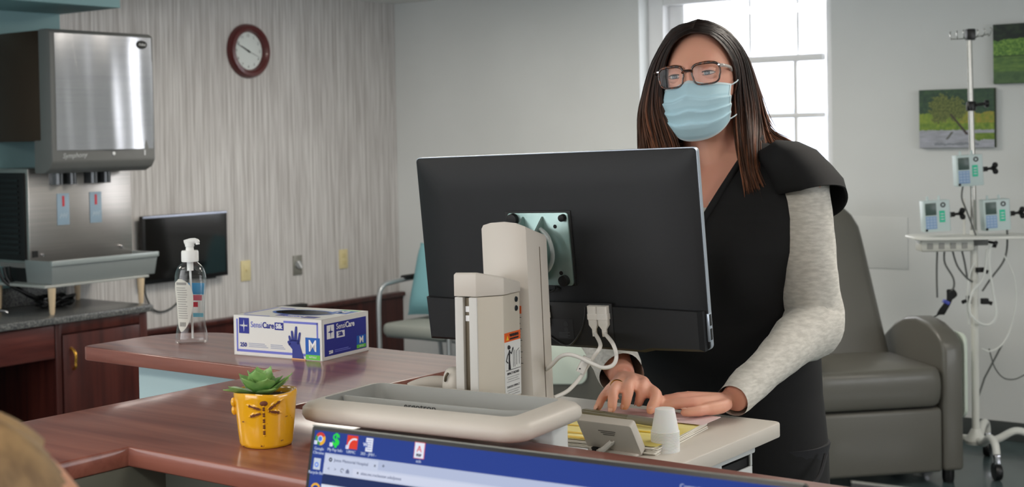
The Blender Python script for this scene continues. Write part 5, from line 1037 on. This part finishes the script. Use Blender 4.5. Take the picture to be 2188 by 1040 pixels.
hand_mesh(LH, [Lel, mixp(Lel, LH['wrist'], .35), mixp(Lel, LH['wrist'], .7), mixp(Lel, LH['wrist'], .93), LH['wrist']], None)
arms.tube([w2(Lsh), w2(mixp(Lsh, Lel, .5)), w2(Lel)], [.052, .047, .043], 16); arms.tube([w2(Rsh), w2(mixp(Rsh, Rel, .5)), w2(Rel)], [.052, .047, .043], 16)
for p in (Lel, Rel, Lsh, Rsh): arms.ell(w2(p), (.046,) * 3, 16, 10)
BF = V((.12, -.993, 0)).normalized(); BL = V((-BF.y, BF.x, 0))
# trunk rings: z, forward offset, half width, half depth
TR = [(.80, -.010, .190, .132), (.90, -.006, .188, .130), (1.00, .0, .178, .126), (1.10, .006, .177, .124), (1.20, .016, .184, .130), (1.28, .024, .194, .134), (1.34, .022, .200, .124), (1.390, .014, .203, .106), (1.430, .006, .188, .090), (1.458, .0, .154, .078), (1.475, -.002, .112, .066), (1.488, .0, .076, .060)]
TC = V((-1.297, 2.425, 0))
def tring(row, off=0, n=56, e=2.3):
    z, f, w, d = row; out = []
    for k in range(n):
        a = 2 * PI * k / n; c, s = math.cos(a), math.sin(a)
        x = (w + off) * abs(c) ** (2 / e) * (1 if c >= 0 else -1); y = (d + off) * abs(s) ** (2 / e) * (1 if s >= 0 else -1)
        if y > 0 and 1.15 < z < 1.36: y += .022 * (gs(abs(x), .07, .05)) * gs(z, 1.245, .06)
        out.append(TC + BL * x + BF * (y + f) + V((0, 0, z)) - po_)
    return out
arms.loft([tring(r, -.010, 40) for r in TR])
nb = w2((-1.302, 2.405, 1.42)); nt_ = (HM @ V((0, -.012, -.06)))
arms.tube([nb, nb.lerp(nt_, .5), nt_], [.064, .056, .054], 20)
legp = {}
for s in (-1, 1):
    hip = TC + BL * (s * .09) + V((0, .0, .82)) - po_; kne = hip + V((0, .015, -.36)) + BL * (s * .005); ank = kne + V((0, .03, -.385)); legp[s] = (hip, kne, ank)
    arms.tube([hip, hip.lerp(kne, .5), kne, kne.lerp(ank, .4), ank], [.085, .075, .055, .052, .036], 16); arms.ell(ank + V((0, -.05, -.045)), (.038, .11, .03), 14, 10)
body_me = remesh(arms, .0034, 3)
bmj = bmesh.new(); bmj.from_mesh(body_me); bmj.from_mesh(head_me); jm = bpy.data.meshes.new('body'); bmj.to_mesh(jm); bmj.free(); jm.shade_smooth()
body = link('body', jm, m_skin, per)
print('body faces', len(jm.polygons))
# nails
m_nail = mat('nail', (226, 172, 150), .25)
for h in (RH, LH):
    for k in ('idx', 'mid', 'ring', 'pinky', 'th'):
        a, b = V(h[k][-2]), V(h[k][-1]); d = (b - a).normalized(); up = V((0, 0, 1)); up = (up - d * up.dot(d)).normalized()
        if h is RH: up = (up + V((.1, -.35, 0))).normalized(); up = (up - d * up.dot(d)).normalized()
        side = d.cross(up); M_ = Matrix((side, d, up)).transposed()
        MB().ell(w2(b) + up * .0062 - d * .0005, (.0042, .0055, .0014), 12, 8, M_).build('nail', m_nail, body)
rp = V(RH['ring'][0]).lerp(V(RH['ring'][1]), .55); rd = (V(RH['ring'][1]) - V(RH['ring'][0])).normalized()
ra = rd.cross(V((0, 0, 1))).normalized(); rb = rd.cross(ra)
MB().tube([w2(rp) + (ra * math.cos(t) + rb * math.sin(t)) * .0112 for t in [2 * PI * k / 20 for k in range(21)]], .0012, 6).build('finger_ring', mat('gold', (200, 160, 90), .25, 1), per)
# eyes
m_eyew = mat('eye white', (222, 214, 208), .2); m_iris = mat('iris', (74, 88, 92), .3); m_pup = mat('pupil', (10, 10, 10), .1); m_lash = mat('lash brown', (48, 30, 24), .7)
for s in (-1, 1):
    c = V((s * .0315, .0725, 0)); e = MB().ell(c, (.0125, .0125, .0125), 24, 16).xf(HM).build('eyeball', m_eyew, per)
    g = V((s * -.001 + .0018, 1, -.02)).normalized(); gx = V((1, 0, 0)); gz = g.cross(gx) * -1
    def edisc(r, o, m, nm):
        MB().add([HM @ (c + g * (.0125 + o))] + [HM @ (c + g * (math.sqrt(.0125 ** 2 - r * r) + o) + (gx * math.cos(t) + V((0, 0, 1)) * math.sin(t)) * r) for t in [2 * PI * k / 20 for k in range(20)]], [(0, 1 + k, 1 + (k + 1) % 20) for k in range(20)]).build(nm, m, e, angle=80)
    edisc(.0054, .0003, m_iris, 'iris'); edisc(.0025, .0005, m_pup, 'pupil')
    for up in (1, -1):                                     # eyelids: spherical shells over the eyeball
        ez = .0034 if up > 0 else -.0036; b = MB()
        def lid(u, v):
            x = -1 + 2 * u; zz = ez * (1 - x * x) ** .7 if abs(x) < 1 else 0; zc = zz + (up * .0125 - zz) * v; X_ = x * .0145; r = .0139; y = math.sqrt(max(0, r * r - min(r * r, (X_ * .85) ** 2 + zc * zc))); return HM @ (c + V((X_, y, zc)))
        b.grid(20, 8, lid); b.build('eyelid', m_skin, per, angle=80)
        MB().tube([lid(k / 16, .02) + (HF * .0006) for k in range(17)], [.0003 + (.0011 if up > 0 else .0004) * math.sin(PI * k / 16) for k in range(17)], 6).build('lash_line', m_lash, per)
    bw_ = MB()
    pts = [face_pt(*V((s * x, y, z)).normalized()) for x, y, z in ()]
    def onface(x, z, o=.001):
        lo_, hi_ = 0.0, .16
        # march along y: find surface by solving direction
        best = None
        for k in range(60):
            dy = .35 + .65 * k / 59; dzv = z / .119; dxv = x / .0735; dzv = z / .100 if z > 0 else dzv; dxv = x / .0665; n2 = 1 - dxv * dxv - dzv * dzv
            break
        dy = math.sqrt(max(.02, n2)); q = face_pt(dxv, dy, dzv); return V((q.x, q.y + o, q.z))
    bw_.tube(spline([HM @ onface(s * x, z, .0012) for x, z in ((.013, .0165), (.022, .0195), (.034, .0210), (.045, .0185), (.052, .0140))], 5), [.0008] + [.0015] * 14 + [.0012] * 5 + [.0005], 8)
    bw_.build('eyebrow', mat('brow hair', (120, 84, 66), .8), per, angle=80)
# glasses
def tortoise():
    return mat('tortoiseshell', (46, 26, 18), .18, coat=.6, var=(124, 62, 28), vscale=(130, 130, 130), ramp=(.5, .62))
m_tor = tortoise(); gls = []
m_lens = m_glass.copy(); m_lens.name = 'spectacle lens'; [n for n in m_lens.node_tree.nodes if n.type == 'MIX_SHADER'][0].inputs[0].default_value = .015
for s in (-1, 1):
    cx = .0345 if s > 0 else -.0330; hwl = .0265 if s > 0 else .0248; rim_ = []
    for k in range(41):
        t = 2 * PI * k / 40; c, q = math.cos(t), math.sin(t); ex_ = 3.4
        x = hwl * abs(c) ** (2 / ex_) * (1 if c > 0 else -1); z = .0195 * abs(q) ** (2 / ex_) * (1 if q > 0 else -1)
        if z < 0: x *= .93
        rim_.append(HM @ V((cx + x, .1035 - .0045 * ((cx + x) / .06) ** 2 - .003 * (z < 0) * 0, z - .002)))
    MB().ctube(rim_[:-1], [.0017 + .0010 * max(0, math.sin(2 * PI * k / 40)) for k in range(40)], 8).build('glasses_rim', m_tor, per, angle=80)
    b = MB(); b.add([HM @ V((cx, .103, -.002))] + rim_[:-1], [(0, 1 + k, 1 + (k + 1) % 40) for k in range(40)]); b.build('lens', m_lens, per, angle=80)
    MB().tube(spline([HM @ V((s * (.0615 if s > 0 else .058), .0985, .010)), HM @ V((s * .066, .094, .0095)), HM @ V((s * .0685, .07, .008)), HM @ V((s * .066, .045, .006)), HM @ V((s * .060, .02, .0))], 5), .0032 if s > 0 else .0024, 8).build('temple', mat('temple sheen', (196, 188, 182), .25, coat=.5) if s > 0 else m_tor, per)  # her left temple made pale for the reflection along it
    MB().box(-.0018, .0018, -.0008, .0008, -.0009, .0009).xf(HM @ Matrix.Translation((s * (.0605 if s > 0 else .0575), .1022, .011))).build('hinge', m_chrome, per)
MB().tube(spline([HM @ V((-.0100, .1045, .004)), HM @ V((-.005, .1075, .0065)), HM @ V((.005, .1075, .0065)), HM @ V((.0100, .1045, .004))], 5), .0025, 8).build('glasses_bridge', m_tor, per)
# face mask with pleats
HMI0 = HM.inverted()
m_mask = mat('mask blue', (186, 220, 232), .7, bump=.08, bscale=900); m_maskw = mat('mask white', (208, 226, 232), .7)
PRO = [(0, .100), (.10, .110), (.24, .1255), (.42, .126), (.62, .118), (.80, .113), (.92, .103), (1, .092)]
def pro(v):
    for (a, ya), (b, yb) in zip(PRO, PRO[1:]):
        if a <= v <= b: return ya + (yb - ya) * (v - a) / (b - a)
    return PRO[-1][1]
def mask_pt(u, v, o=0):
    s = 2 * u - 1; ph = s * math.radians(74)
    z0 = -.0105 - .013 * abs(s) ** .9 - .004 * gs(abs(s), .35, .2); z1 = -.124 + .034 * abs(s) ** 2.2
    z = z0 + (z1 - z0) * v
    pl = 0
    for c in (.30, .52, .73):
        d = v - c - .05 * (abs(s) - .4)
        pl += .0055 * (1 / (1 + math.exp(-d * 160))) * math.exp(-max(0, d) * 8)
    w = .0618 * (1 - .17 * v ** 2.4)
    y = (pro(v) - .006) * max(.0, math.cos(ph)) ** .62 + .004
    y += .006 * gs(s, 0, .16) * gs(v, .10, .16)
    x = (w + .003) * math.sin(ph) / math.sin(math.radians(74)) * (1.0)
    k = 1 + (pl + o) / .1
    return HM @ V((x * k, y * k, z))
MB().grid(60, 64, lambda u, v: mask_pt(u, v)).build('face_mask', m_mask, per, angle=60)
for (a, b) in ((0, .045), (.965, 1.0)): MB().grid(50, 3, lambda u, v: mask_pt(u, a + (b - a) * v, .0008)).build('mask_hem', m_maskw, per, angle=60)
for (a, b) in ((0, .02), (.98, 1)): MB().grid(3, 30, lambda u, v: mask_pt(a + (b - a) * u, .03 + .94 * v, .0008)).build('mask_hem', m_maskw, per, angle=60)
for s in (0, 1):
    q = -1 if s == 0 else 1
    for v, ez in ((.03, .004), (.97, -.02)): MB().tube(spline([mask_pt(s, v), HM @ (HMI0 @ mask_pt(s, v) + V((q * .007, -.016, .006))), HM @ (HMI0 @ mask_pt(s, v) + V((q * .004, -.040, .012)))], 5), .0013, 6).build('ear_loop', m_maskw, per)

# ---- scrub top with a V neck, sleeves, trousers
def cut_front(mb, off, vz, vw):
    rows = [tring(r, off, 180) for r in TRI]; n = 180; vs = [p for r in rows for p in r]; fs = []
    for k in range(len(rows) - 1):
        for i in range(n):
            j = (i + 1) % n; q = [vs[k * n + i], vs[k * n + j], vs[(k + 1) * n + j], vs[(k + 1) * n + i]]; c = (q[0] + q[1] + q[2] + q[3]) / 4 + po_ - TC
            x, y, z = c.dot(BL), c.dot(BF), c.z
            if y > 0 and z > vz and abs(x) < vw * (z - vz) / (1.482 - vz) : continue
            fs.append((k * n + i, k * n + j, (k + 1) * n + j, (k + 1) * n + i))
    mb.add(vs, fs); return mb
TRI = []
for a, b in zip(TR, TR[1:]):
    for t in range(14): TRI.append(tuple(p + (q - p) * t / 14 for p, q in zip(a, b)))
TRI.append(TR[-1])
def folds(mb, amp, sc, seed=0):
    mb.v = [tuple(V(p) + V((noise.noise(V((p[0] * sc, p[1] * sc, p[2] * sc * .45 + seed))), noise.noise(V((p[1] * sc, p[2] * sc * .45 + 9, p[0] * sc))), 0)) * amp) for p in mb.v]; return mb
TRI2 = TRI; TRI = [r for r in TRI2 if r[0] < 1.4815]
folds(cut_front(MB(), .004, 1.30, .085), .006, 9).build('scrub_top', m_scrub, per, angle=80)
cut_front(MB(), -.004, 1.340, .105).build('undershirt', m_heather, per, angle=80)
cb_ = []
for s in (-1, 1):                                           # standing collar bands along the V
    pts = []
    for k in range(9):
        z = 1.30 + .182 * k / 8; x = s * .085 * (z - 1.30) / .182
        row = next(r for r in TRI2 if r[0] >= min(z, 1.4819)); w_, d_ = row[2] + .006, row[3] + .006; y = d_ * (max(0, 1 - (abs(x) / w_) ** 2.3)) ** (1 / 2.3) + row[1]
        if 1.15 < z < 1.36: y += .022 * gs(abs(x), .07, .05) * gs(z, 1.245, .06)
        pts.append(TC + BL * x + BF * y + V((0, 0, z)) - po_)
    pts.append(TC + BL * (s * .078) + BF * -.01 + V((0, 0, 1.494)) - po_); pts.append(TC + BL * (s * .05) + BF * -.055 + V((0, 0, 1.502)) - po_)
    MB().tube(spline(pts, 4), .0065, 8).build('collar', m_scrub, per, angle=80)
def sleeve(sh, el, wr, s, cuff):
    b = MB(); pts = spline([mixp(sh, el, .0), mixp(sh, el, .35), mixp(sh, el, .75), el, mixp(el, wr, .25), mixp(el, wr, .55), mixp(el, wr, cuff)], 6)
    n = len(pts); rr2 = []
    for k in range(n):
        t = k / (n - 1); rr2.append(.0535 - .002 * t - (.0245 if s > 0 else .013) * max(0, (t - .5) / .5) + .005 * gs(t, .55, .08))
    b.tube([V(p) - po_ for p in pts], rr2, 28, caps=False)
    b.v = [tuple(V(p) + V((noise.noise(V(p) * 22), noise.noise(V(p) * 22 + V((5, 0, 0))), noise.noise(V(p) * 30 + V((0, 7, 0))))) * .0035) for p in b.v]
    return b.build('sleeve', m_heather, per, angle=80)
sleeve(Lsh, Lel, LH['wrist'], 1, 1.01); sleeve(Rsh, Rel, RH['wrist'], -1, .99)
for s in (-1, 1):
    rows = []; n = 40
    sh0 = V(Lsh if s > 0 else Rsh)
    spec = [(-.03, .0, .004, .01, 1.484), (-.020, .0, .03, .045, 1.480), (-.002, .0, .044, .064, 1.465), (.020, .0, .050, .074, 1.435), (.034, .0, .056, .080, 1.402), (.040, .0, .058, .081, 1.376)]
    for o, f, a_, b_, z in spec:
        ring_ = []
        for k in range(n):
            t = 2 * PI * k / n; c, q = math.cos(t), math.sin(t); dz = ((.020 * c if c > 0 else .012 * c) + (.018 if q > 0 else .042) * q if z < 1.40 else .010 * c if z < 1.42 else .026 * min(0, c)) - (.022 if s < 0 and z > 1.42 else 0)
            p = V((sh0.x, sh0.y, 0)) + BL * (s * (o - .012 + (a_ if c > 0 else a_ + .03) * c)) + BF * (b_ * q * (1 - .22 * max(0, -c))) + V((0, 0, z + dz)); ring_.append(p - po_)
        rows.append(ring_)
    inner = [[p + (sum(r, V()) / n - p) * .05 + V((0, 0, .0)) for p in r] for r in rows[::-1][:3]]
    folds(MB().loft(rows + inner, caps=False), .003, 14, 3).build('cap_sleeve', m_scrub, per, angle=80)
for s in (-1, 1):
    hip, kne, ank = legp[s]; b = MB().tube(spline([hip + V((0, 0, .09)), hip, hip.lerp(kne, .5), kne, kne.lerp(ank, .5), ank + V((0, 0, -.01))], 6), [.106 - .042 * k / 30 for k in range(31)], 28)
    b.v = [tuple(V(p) + V((noise.noise(V(p) * 12), noise.noise(V(p) * 12 + V((4, 0, 0))), 0)) * .010) for p in b.v]
    b.build('trouser_leg', m_pants, per, angle=80)
    sh_ = MB(); sh_.ell(ank + V((0, -.05, -.048)), (.046, .135, .036), 24, 14); sh_.v = [(p[0], p[1], max(p[2], 0.001)) for p in sh_.v]; sh_.build('shoe', m_blk, per, angle=60)
pk_ = MB().tube(spline([TC + BL * .205 + BF * .03 + V((0, 0, .90)) - po_, TC + BL * .20 + BF * .07 + V((0, 0, .86)) - po_, TC + BL * .17 + BF * .125 + V((0, 0, .83)) - po_], 5), .004, 8).build('pocket_edge', m_pants, per)

# ---- hair: guide curves around the head, filled with many locks
TOW = V((.598, -.802, 0)); RG = V((.802, .598, 0))
def hv(px, py, dep): return EYE + RG * ((px - 1478) / 1145) + V((0, 0, 1)) * ((160 - py) / 1145) + TOW * (dep - .080) - po_
PART = [(1476, 70, .082), (1484, 60, .070), (1494, 48, .040), (1505, 40, .0), (1512, 38, -.04), (1518, 46, -.09), (1520, 60, -.115)]
GR = [[(1520, 76, .080), (1548, 105, .068), (1563, 150, .052), (1572, 205, .045), (1570, 270, .060), (1572, 330, .095), (1579, 385, .122), (1584, 428, .128)],
      [(1540, 68, .055), (1578, 112, .036), (1594, 172, .028), (1598, 240, .040), (1592, 310, .090), (1594, 370, .122), (1612, 430, .130)],
      [(1556, 60, .025), (1602, 112, .005), (1619, 180, .0), (1627, 250, .010), (1613, 308, .072), (1607, 365, .115), (1640, 434, .125)],
      [(1564, 58, -.012), (1612, 118, -.025), (1634, 195, -.030), (1648, 255, -.022), (1660, 288, .025), (1686, 303, .036), (1712, 317, .030)],
      [(1566, 62, -.055), (1610, 128, -.070), (1630, 210, -.075), (1642, 265, -.070), (1655, 296, -.045), (1680, 305, -.035), (1700, 312, -.05)],
      [(1560, 80, -.105), (1594, 150, -.115), (1606, 230, -.115), (1606, 300, -.110), (1600, 360, -.115), (1595, 400, -.12)],
      [(1524, 100, -.135), (1530, 170, -.14), (1535, 250, -.135), (1535, 320, -.135), (1530, 400, -.14)]]
GLt = [[(1452, 80, .078), (1433, 105, .066), (1422, 145, .052), (1417, 195, .042), (1425, 245, .040), (1443, 290, .048), (1453, 335, .06), (1456, 370, .07)],
       [(1448, 72, .058), (1421, 115, .038), (1408, 165, .026), (1402, 220, .022), (1409, 270, .032), (1422, 320, .05), (1427, 365, .06)],
       [(1450, 62, .024), (1416, 118, .004), (1399, 180, -.004), (1389, 235, .0), (1393, 285, .015), (1402, 330, .035), (1406, 370, .05)],
       [(1452, 58, -.014), (1414, 125, -.028), (1396, 190, -.034), (1384, 245, -.03), (1384, 300, -.015), (1386, 345, .0), (1390, 375, .01)],
       [(1456, 60, -.058), (1420, 130, -.072), (1403, 205, -.078), (1394, 265, -.074), (1393, 320, -.06), (1394, 365, -.055)],
       [(1466, 80, -.105), (1438, 150, -.115), (1426, 230, -.115), (1420, 300, -.11), (1420, 370, -.11)],
       [(1500, 100, -.135), (1492, 170, -.14), (1488, 250, -.135), (1490, 320, -.135), (1492, 390, -.14)]]
GR = [[p] + g for p, g in zip(PART, GR)]; GLt = [[p] + g for p, g in zip(PART, GLt)]
HMI = HM.inverted()
def clear_skull(p, m):
    q = HMI @ p
    if q.z < -.03: return p
    e = V((q.x / .0665, q.y / (.096 if q.y > 0 else .090), q.z / (.100 if q.z > 0 else .119))); k = e.length; mm_ = 1 + m * min(1, (q.z + .03) / .04)
    return p if k >= mm_ or k < 1e-4 else HM @ (q * (mm_ / k))
def resample(pts, n=22):
    s = spline(pts, 8); L_ = [0]
    for a, b in zip(s, s[1:]): L_.append(L_[-1] + (b - a).length)
    out = []; j = 0
    for k in range(n):
        t = L_[-1] * k / (n - 1)
        while j < len(L_) - 2 and L_[j + 1] < t: j += 1
        out.append(s[j].lerp(s[j + 1], (t - L_[j]) / max(1e-9, L_[j + 1] - L_[j])))
    return out
def hairmat(name, dark, mid, tip):
    m = bpy.data.materials.new(name); m.use_nodes = True; nt = m.node_tree; b = nt.nodes['Principled BSDF']; a = nt.nodes.new('ShaderNodeVertexColor'); a.layer_name = 'print'
    nt.links.new(a.outputs[0], b.inputs['Base Color']); b.inputs['Roughness'].default_value = .45; b.inputs['Specular IOR Level'].default_value = .22
    return m
def hair_obj(name, guides, nlock, seed, dark, mid, tip, parent, r0=.0018, shell=True):
    R2 = random.Random(seed); b = MB(); cols = []
    for G in guides:
        S_ = [[clear_skull(p, .075) for p in resample([hv(*p) for p in g])] for g in G]; ng = len(S_)
        cen = [sum((s[k] for s in S_), V()) / ng for k in range(22)]
        if shell:
            sub = []
            for i in range(ng - 1):
                for t in range(4): sub.append([S_[i][k].lerp(S_[i + 1][k], t / 4) for k in range(22)])
            sub.append(S_[-1]); n0 = len(b.v)
            b.loft([[p for p in row] for row in sub], caps=False, closed=False)
            for row in sub:
                for k in range(22): cols.append((k / 21, .25))
        for q in range(nlock):
            w = R2.random() * (ng - 1); i = min(ng - 2, int(w)); t = w - i; L_ = 1 - .22 * R2.random() ** 2
            j1, j2, ph = R2.gauss(0, 1), R2.gauss(0, 1), R2.random() * 6; tone = R2.random(); pts = []; rr3_ = []; wave = R2.random() * .004; fly = R2.random() < .04
            for k in range(22):
                u = k / 21; kk = u * L_ * 21; a = int(min(20, kk)); f = kk - a
                p = S_[i][a].lerp(S_[i][a + 1], f).lerp(S_[i + 1][a].lerp(S_[i + 1][a + 1], f), t)
                out_ = (p - cen[a]); out_.normalize()
                p = p + out_ * (.0012 + .0025 * abs(j1) * (.3 + u)) + V((j1, j2, 0)) * (.0035 if fly else .0016) * u * (2 if fly else 1) + V((math.sin(ph + u * 7), math.cos(ph + u * 6), 0)) * wave * u
                pts.append(p); rr3_.append((r0 * (.5 if fly else 1)) * (.55 + .5 * math.sin(PI * min(1, u * .9 + .08))) * (1 if u < .85 else 1 - (u - .85) / .15 * .85))
            n0 = len(b.v); b.tube(pts, rr3_, 5); cols += [(min(1, (m_ // 5) / 21), tone) for m_ in range(len(b.v) - n0)]
    me = bpy.data.meshes.new(name); me.from_pydata(b.v, [], b.f); me.shade_smooth(); at_ = me.color_attributes.new('print', 'FLOAT_COLOR', 'POINT'); flat_ = []
    for u, tone in cols:
        c = lerp(dark, mid, u * 1.7 if u < .6 else 1); c = lerp(c, tip, max(0, (u - .45) / .55)); c = tuple(x * (.55 + .85 * tone ** 1.5) for x in c); flat_ += list(L4(clampc(c)))
    at_.data.foreach_set('color', flat_)
    return link(name, me, hairmat(name + ' colour', dark, mid, tip), parent)
hair_obj('hair', [GR, GLt], 1250, 3, (34, 22, 18), (52, 33, 26), (128, 82, 58), per)
cap_ = MB()
rings = []
for j in range(2, 40):
    a = PI * j / 60; rings.append([HM @ (face_pt(math.sin(a) * math.cos(t), math.sin(a) * math.sin(t), math.cos(a)) * 1.045 + V((0, -.004, .002))) for t in [2 * PI * i / 60 for i in range(60)]])
cap2 = MB(); n = 60; vs = [p for r in rings for p in r]; fs = []
for k in range(len(rings) - 1):
    for i in range(n):
        j = (i + 1) % n; c = HM.inverted() @ ((vs[k * n + i] + vs[(k + 1) * n + j]) / 2)
        if c.y > .02 and c.z < .098 - .35 * max(0, .0 - 0) and abs(c.x) < .066: continue
        if c.y > .055: continue
        fs.append((k * n + i, k * n + j, (k + 1) * n + j, (k + 1) * n + i))
cap2.add(vs, fs).build('hair_cap', mat('hair dark', (34, 22, 18), .5), per, angle=80)

# ================================================================== SEATED PERSON (edge of frame)
sp = thing('person', 'seated person with light brown hair at the lower left edge, out of focus', 'person', (-.80, .44, 0))
so = V((-.80, .44, 0)); SF = V((.25, .97, 0)).normalized(); SL = V((-SF.y, SF.x, 0)); SC = V((-.780, .4715, 1.2300)) - so
SM = frameM(SC, SL, SF, (0, 0, 1))
sb = MB(); rings = []
for j in range(1, 50):
    a = PI * j / 50; rings.append([SM @ face_pt(math.sin(a) * math.cos(2 * PI * i / 60), math.sin(a) * math.sin(2 * PI * i / 60), -math.cos(a)) for i in range(60)])
sb.loft(rings)
sb.tube([SC + V((0, 0, -.06)) - SF * .02, SC + V((0, 0, -.17)) - SF * .03], [.05, .058], 16)
for z, w_, d_ in ((0, 0, 0),): pass
sb.loft([[SC + V((0, 0, z)) - SF * .03 + SL * w_ * math.cos(t) + SF * d_ * math.sin(t) for t in [2 * PI * i / 30 for i in range(30)]] for z, w_, d_ in ((-.15, .06, .055), (-.18, .14, .075), (-.22, .19, .09), (-.35, .18, .11), (-.55, .165, .11), (-.72, .18, .12), (-.78, .17, .12))])
for s in (-1, 1):
    shp2 = SC + SL * s * .18 + V((0, 0, -.22)) - SF * .03; elb = shp2 + V((0, 0, -.26)) + SF * .04; wri = elb + SF * .22 - SL * s * .04 + V((0, 0, .03))
    sb.tube([shp2, elb, wri], [.048, .042, .028], 14); sb.ell(wri + SF * .05, (.035, .05, .018), 12, 8)
    for q in range(4): sb.tube([wri + SF * .07 + SL * (q - 1.5) * .017, wri + SF * .12 + SL * (q - 1.5) * .019 - V((0, 0, .012))], [.009, .007], 8)
    sb.tube([wri + SF * .03 - SL * s * .03, wri + SF * .07 - SL * s * .045], [.011, .008], 8)
    kn2 = SC + SL * s * .10 + V((0, 0, -.74)) + SF * .36; sb.tube([SC + SL * s * .09 + V((0, 0, -.73)), kn2, kn2 + V((0, 0, -.42)) + SF * .02], [.08, .06, .04], 14); sb.ell(kn2 + V((0, 0, -.465)) + SF * .07, (.04, .11, .032), 12, 8)
sme = remesh(sb, .006, 2); link('body', sme, mat('skin warm', (204, 146, 112), .5, sss=.1), sp)
hcap = MB(); rings = []
for j in range(1, 30):
    a = PI * j / 50; rings.append([SM @ (face_pt(math.sin(a) * math.cos(t), math.sin(a) * math.sin(t), math.cos(a)) * (1.10 + .02 * math.sin(9 * t)) + V((0, -.012, .004))) for t in [2 * PI * i / 60 for i in range(60)]])
vs = [p for r in rings for p in r]; fs = []
for k in range(len(rings) - 1):
    for i in range(60):
        j = (i + 1) % 60; c = SM.inverted() @ ((vs[k * 60 + i] + vs[(k + 1) * 60 + j]) / 2)
        if c.y > .055 and c.z < .085: continue
        fs.append((k * 60 + i, k * 60 + j, (k + 1) * 60 + j, (k + 1) * 60 + i))
hcap.add(vs, fs); m_h2 = mat('light brown hair', (112, 88, 60), .6, var=(150, 122, 84), vscale=(60, 60, 20))
hcap.build('hair', m_h2, sp, angle=80)
b = MB(); b.loft([[SC + V((0, 0, z)) - SF * .03 + SL * w_ * math.cos(t) + SF * d_ * math.sin(t) for t in [2 * PI * i / 40 for i in range(40)]] for z, w_, d_ in ((-.185, .145, .08), (-.22, .2, .10), (-.35, .19, .12), (-.55, .175, .12), (-.74, .19, .13))], caps=False); b.build('shirt', mat('teal scrubs', (60, 110, 118), .8), sp, angle=80)
for s in (-1, 1):
    kn2 = SC + SL * s * .10 + V((0, 0, -.74)) + SF * .36; MB().tube([SC + SL * s * .09 + V((0, 0, -.73)) - SF * .05, kn2, kn2 + V((0, 0, -.40)) + SF * .02], [.10, .075, .055], 16).build('trouser_leg', m_pants, sp)
ch = thing('office_chair', 'office chair under the seated person at the lower left edge', 'chair', (so.x + SC.x, so.y + SC.y, 0), math.atan2(SF.y, SF.x) - PI / 2)
cushion(MB(), -.23, .23, -.22, .24, .345, .395, .03, .01).build('seat', m_dark, ch, angle=60); MB().lathe([(.03, .08), (.025, .34)], 14).build('gas_lift', m_blk, ch)
bk = MB(); cushion(bk, -.21, .21, -.02, .03, .0, .40, .02, 0); bk.xf(Matrix.Translation((0, -.22, .48))).build('backrest', m_dark, ch, angle=60); MB().box(-.03, .03, -.26, -.22, .36, .6).build('back_post', m_blk, ch)
for k in range(5):
    a = 2 * PI * k / 5; lg = MB().tube([(0, 0, .09), (.26 * math.cos(a), .26 * math.sin(a), .07)], [.02, .014], 10).build('leg', m_blk, ch); MB().ell((.26 * math.cos(a), .26 * math.sin(a), .03), (.025, .025, .03), 12, 8).build('castor', m_blk, lg)
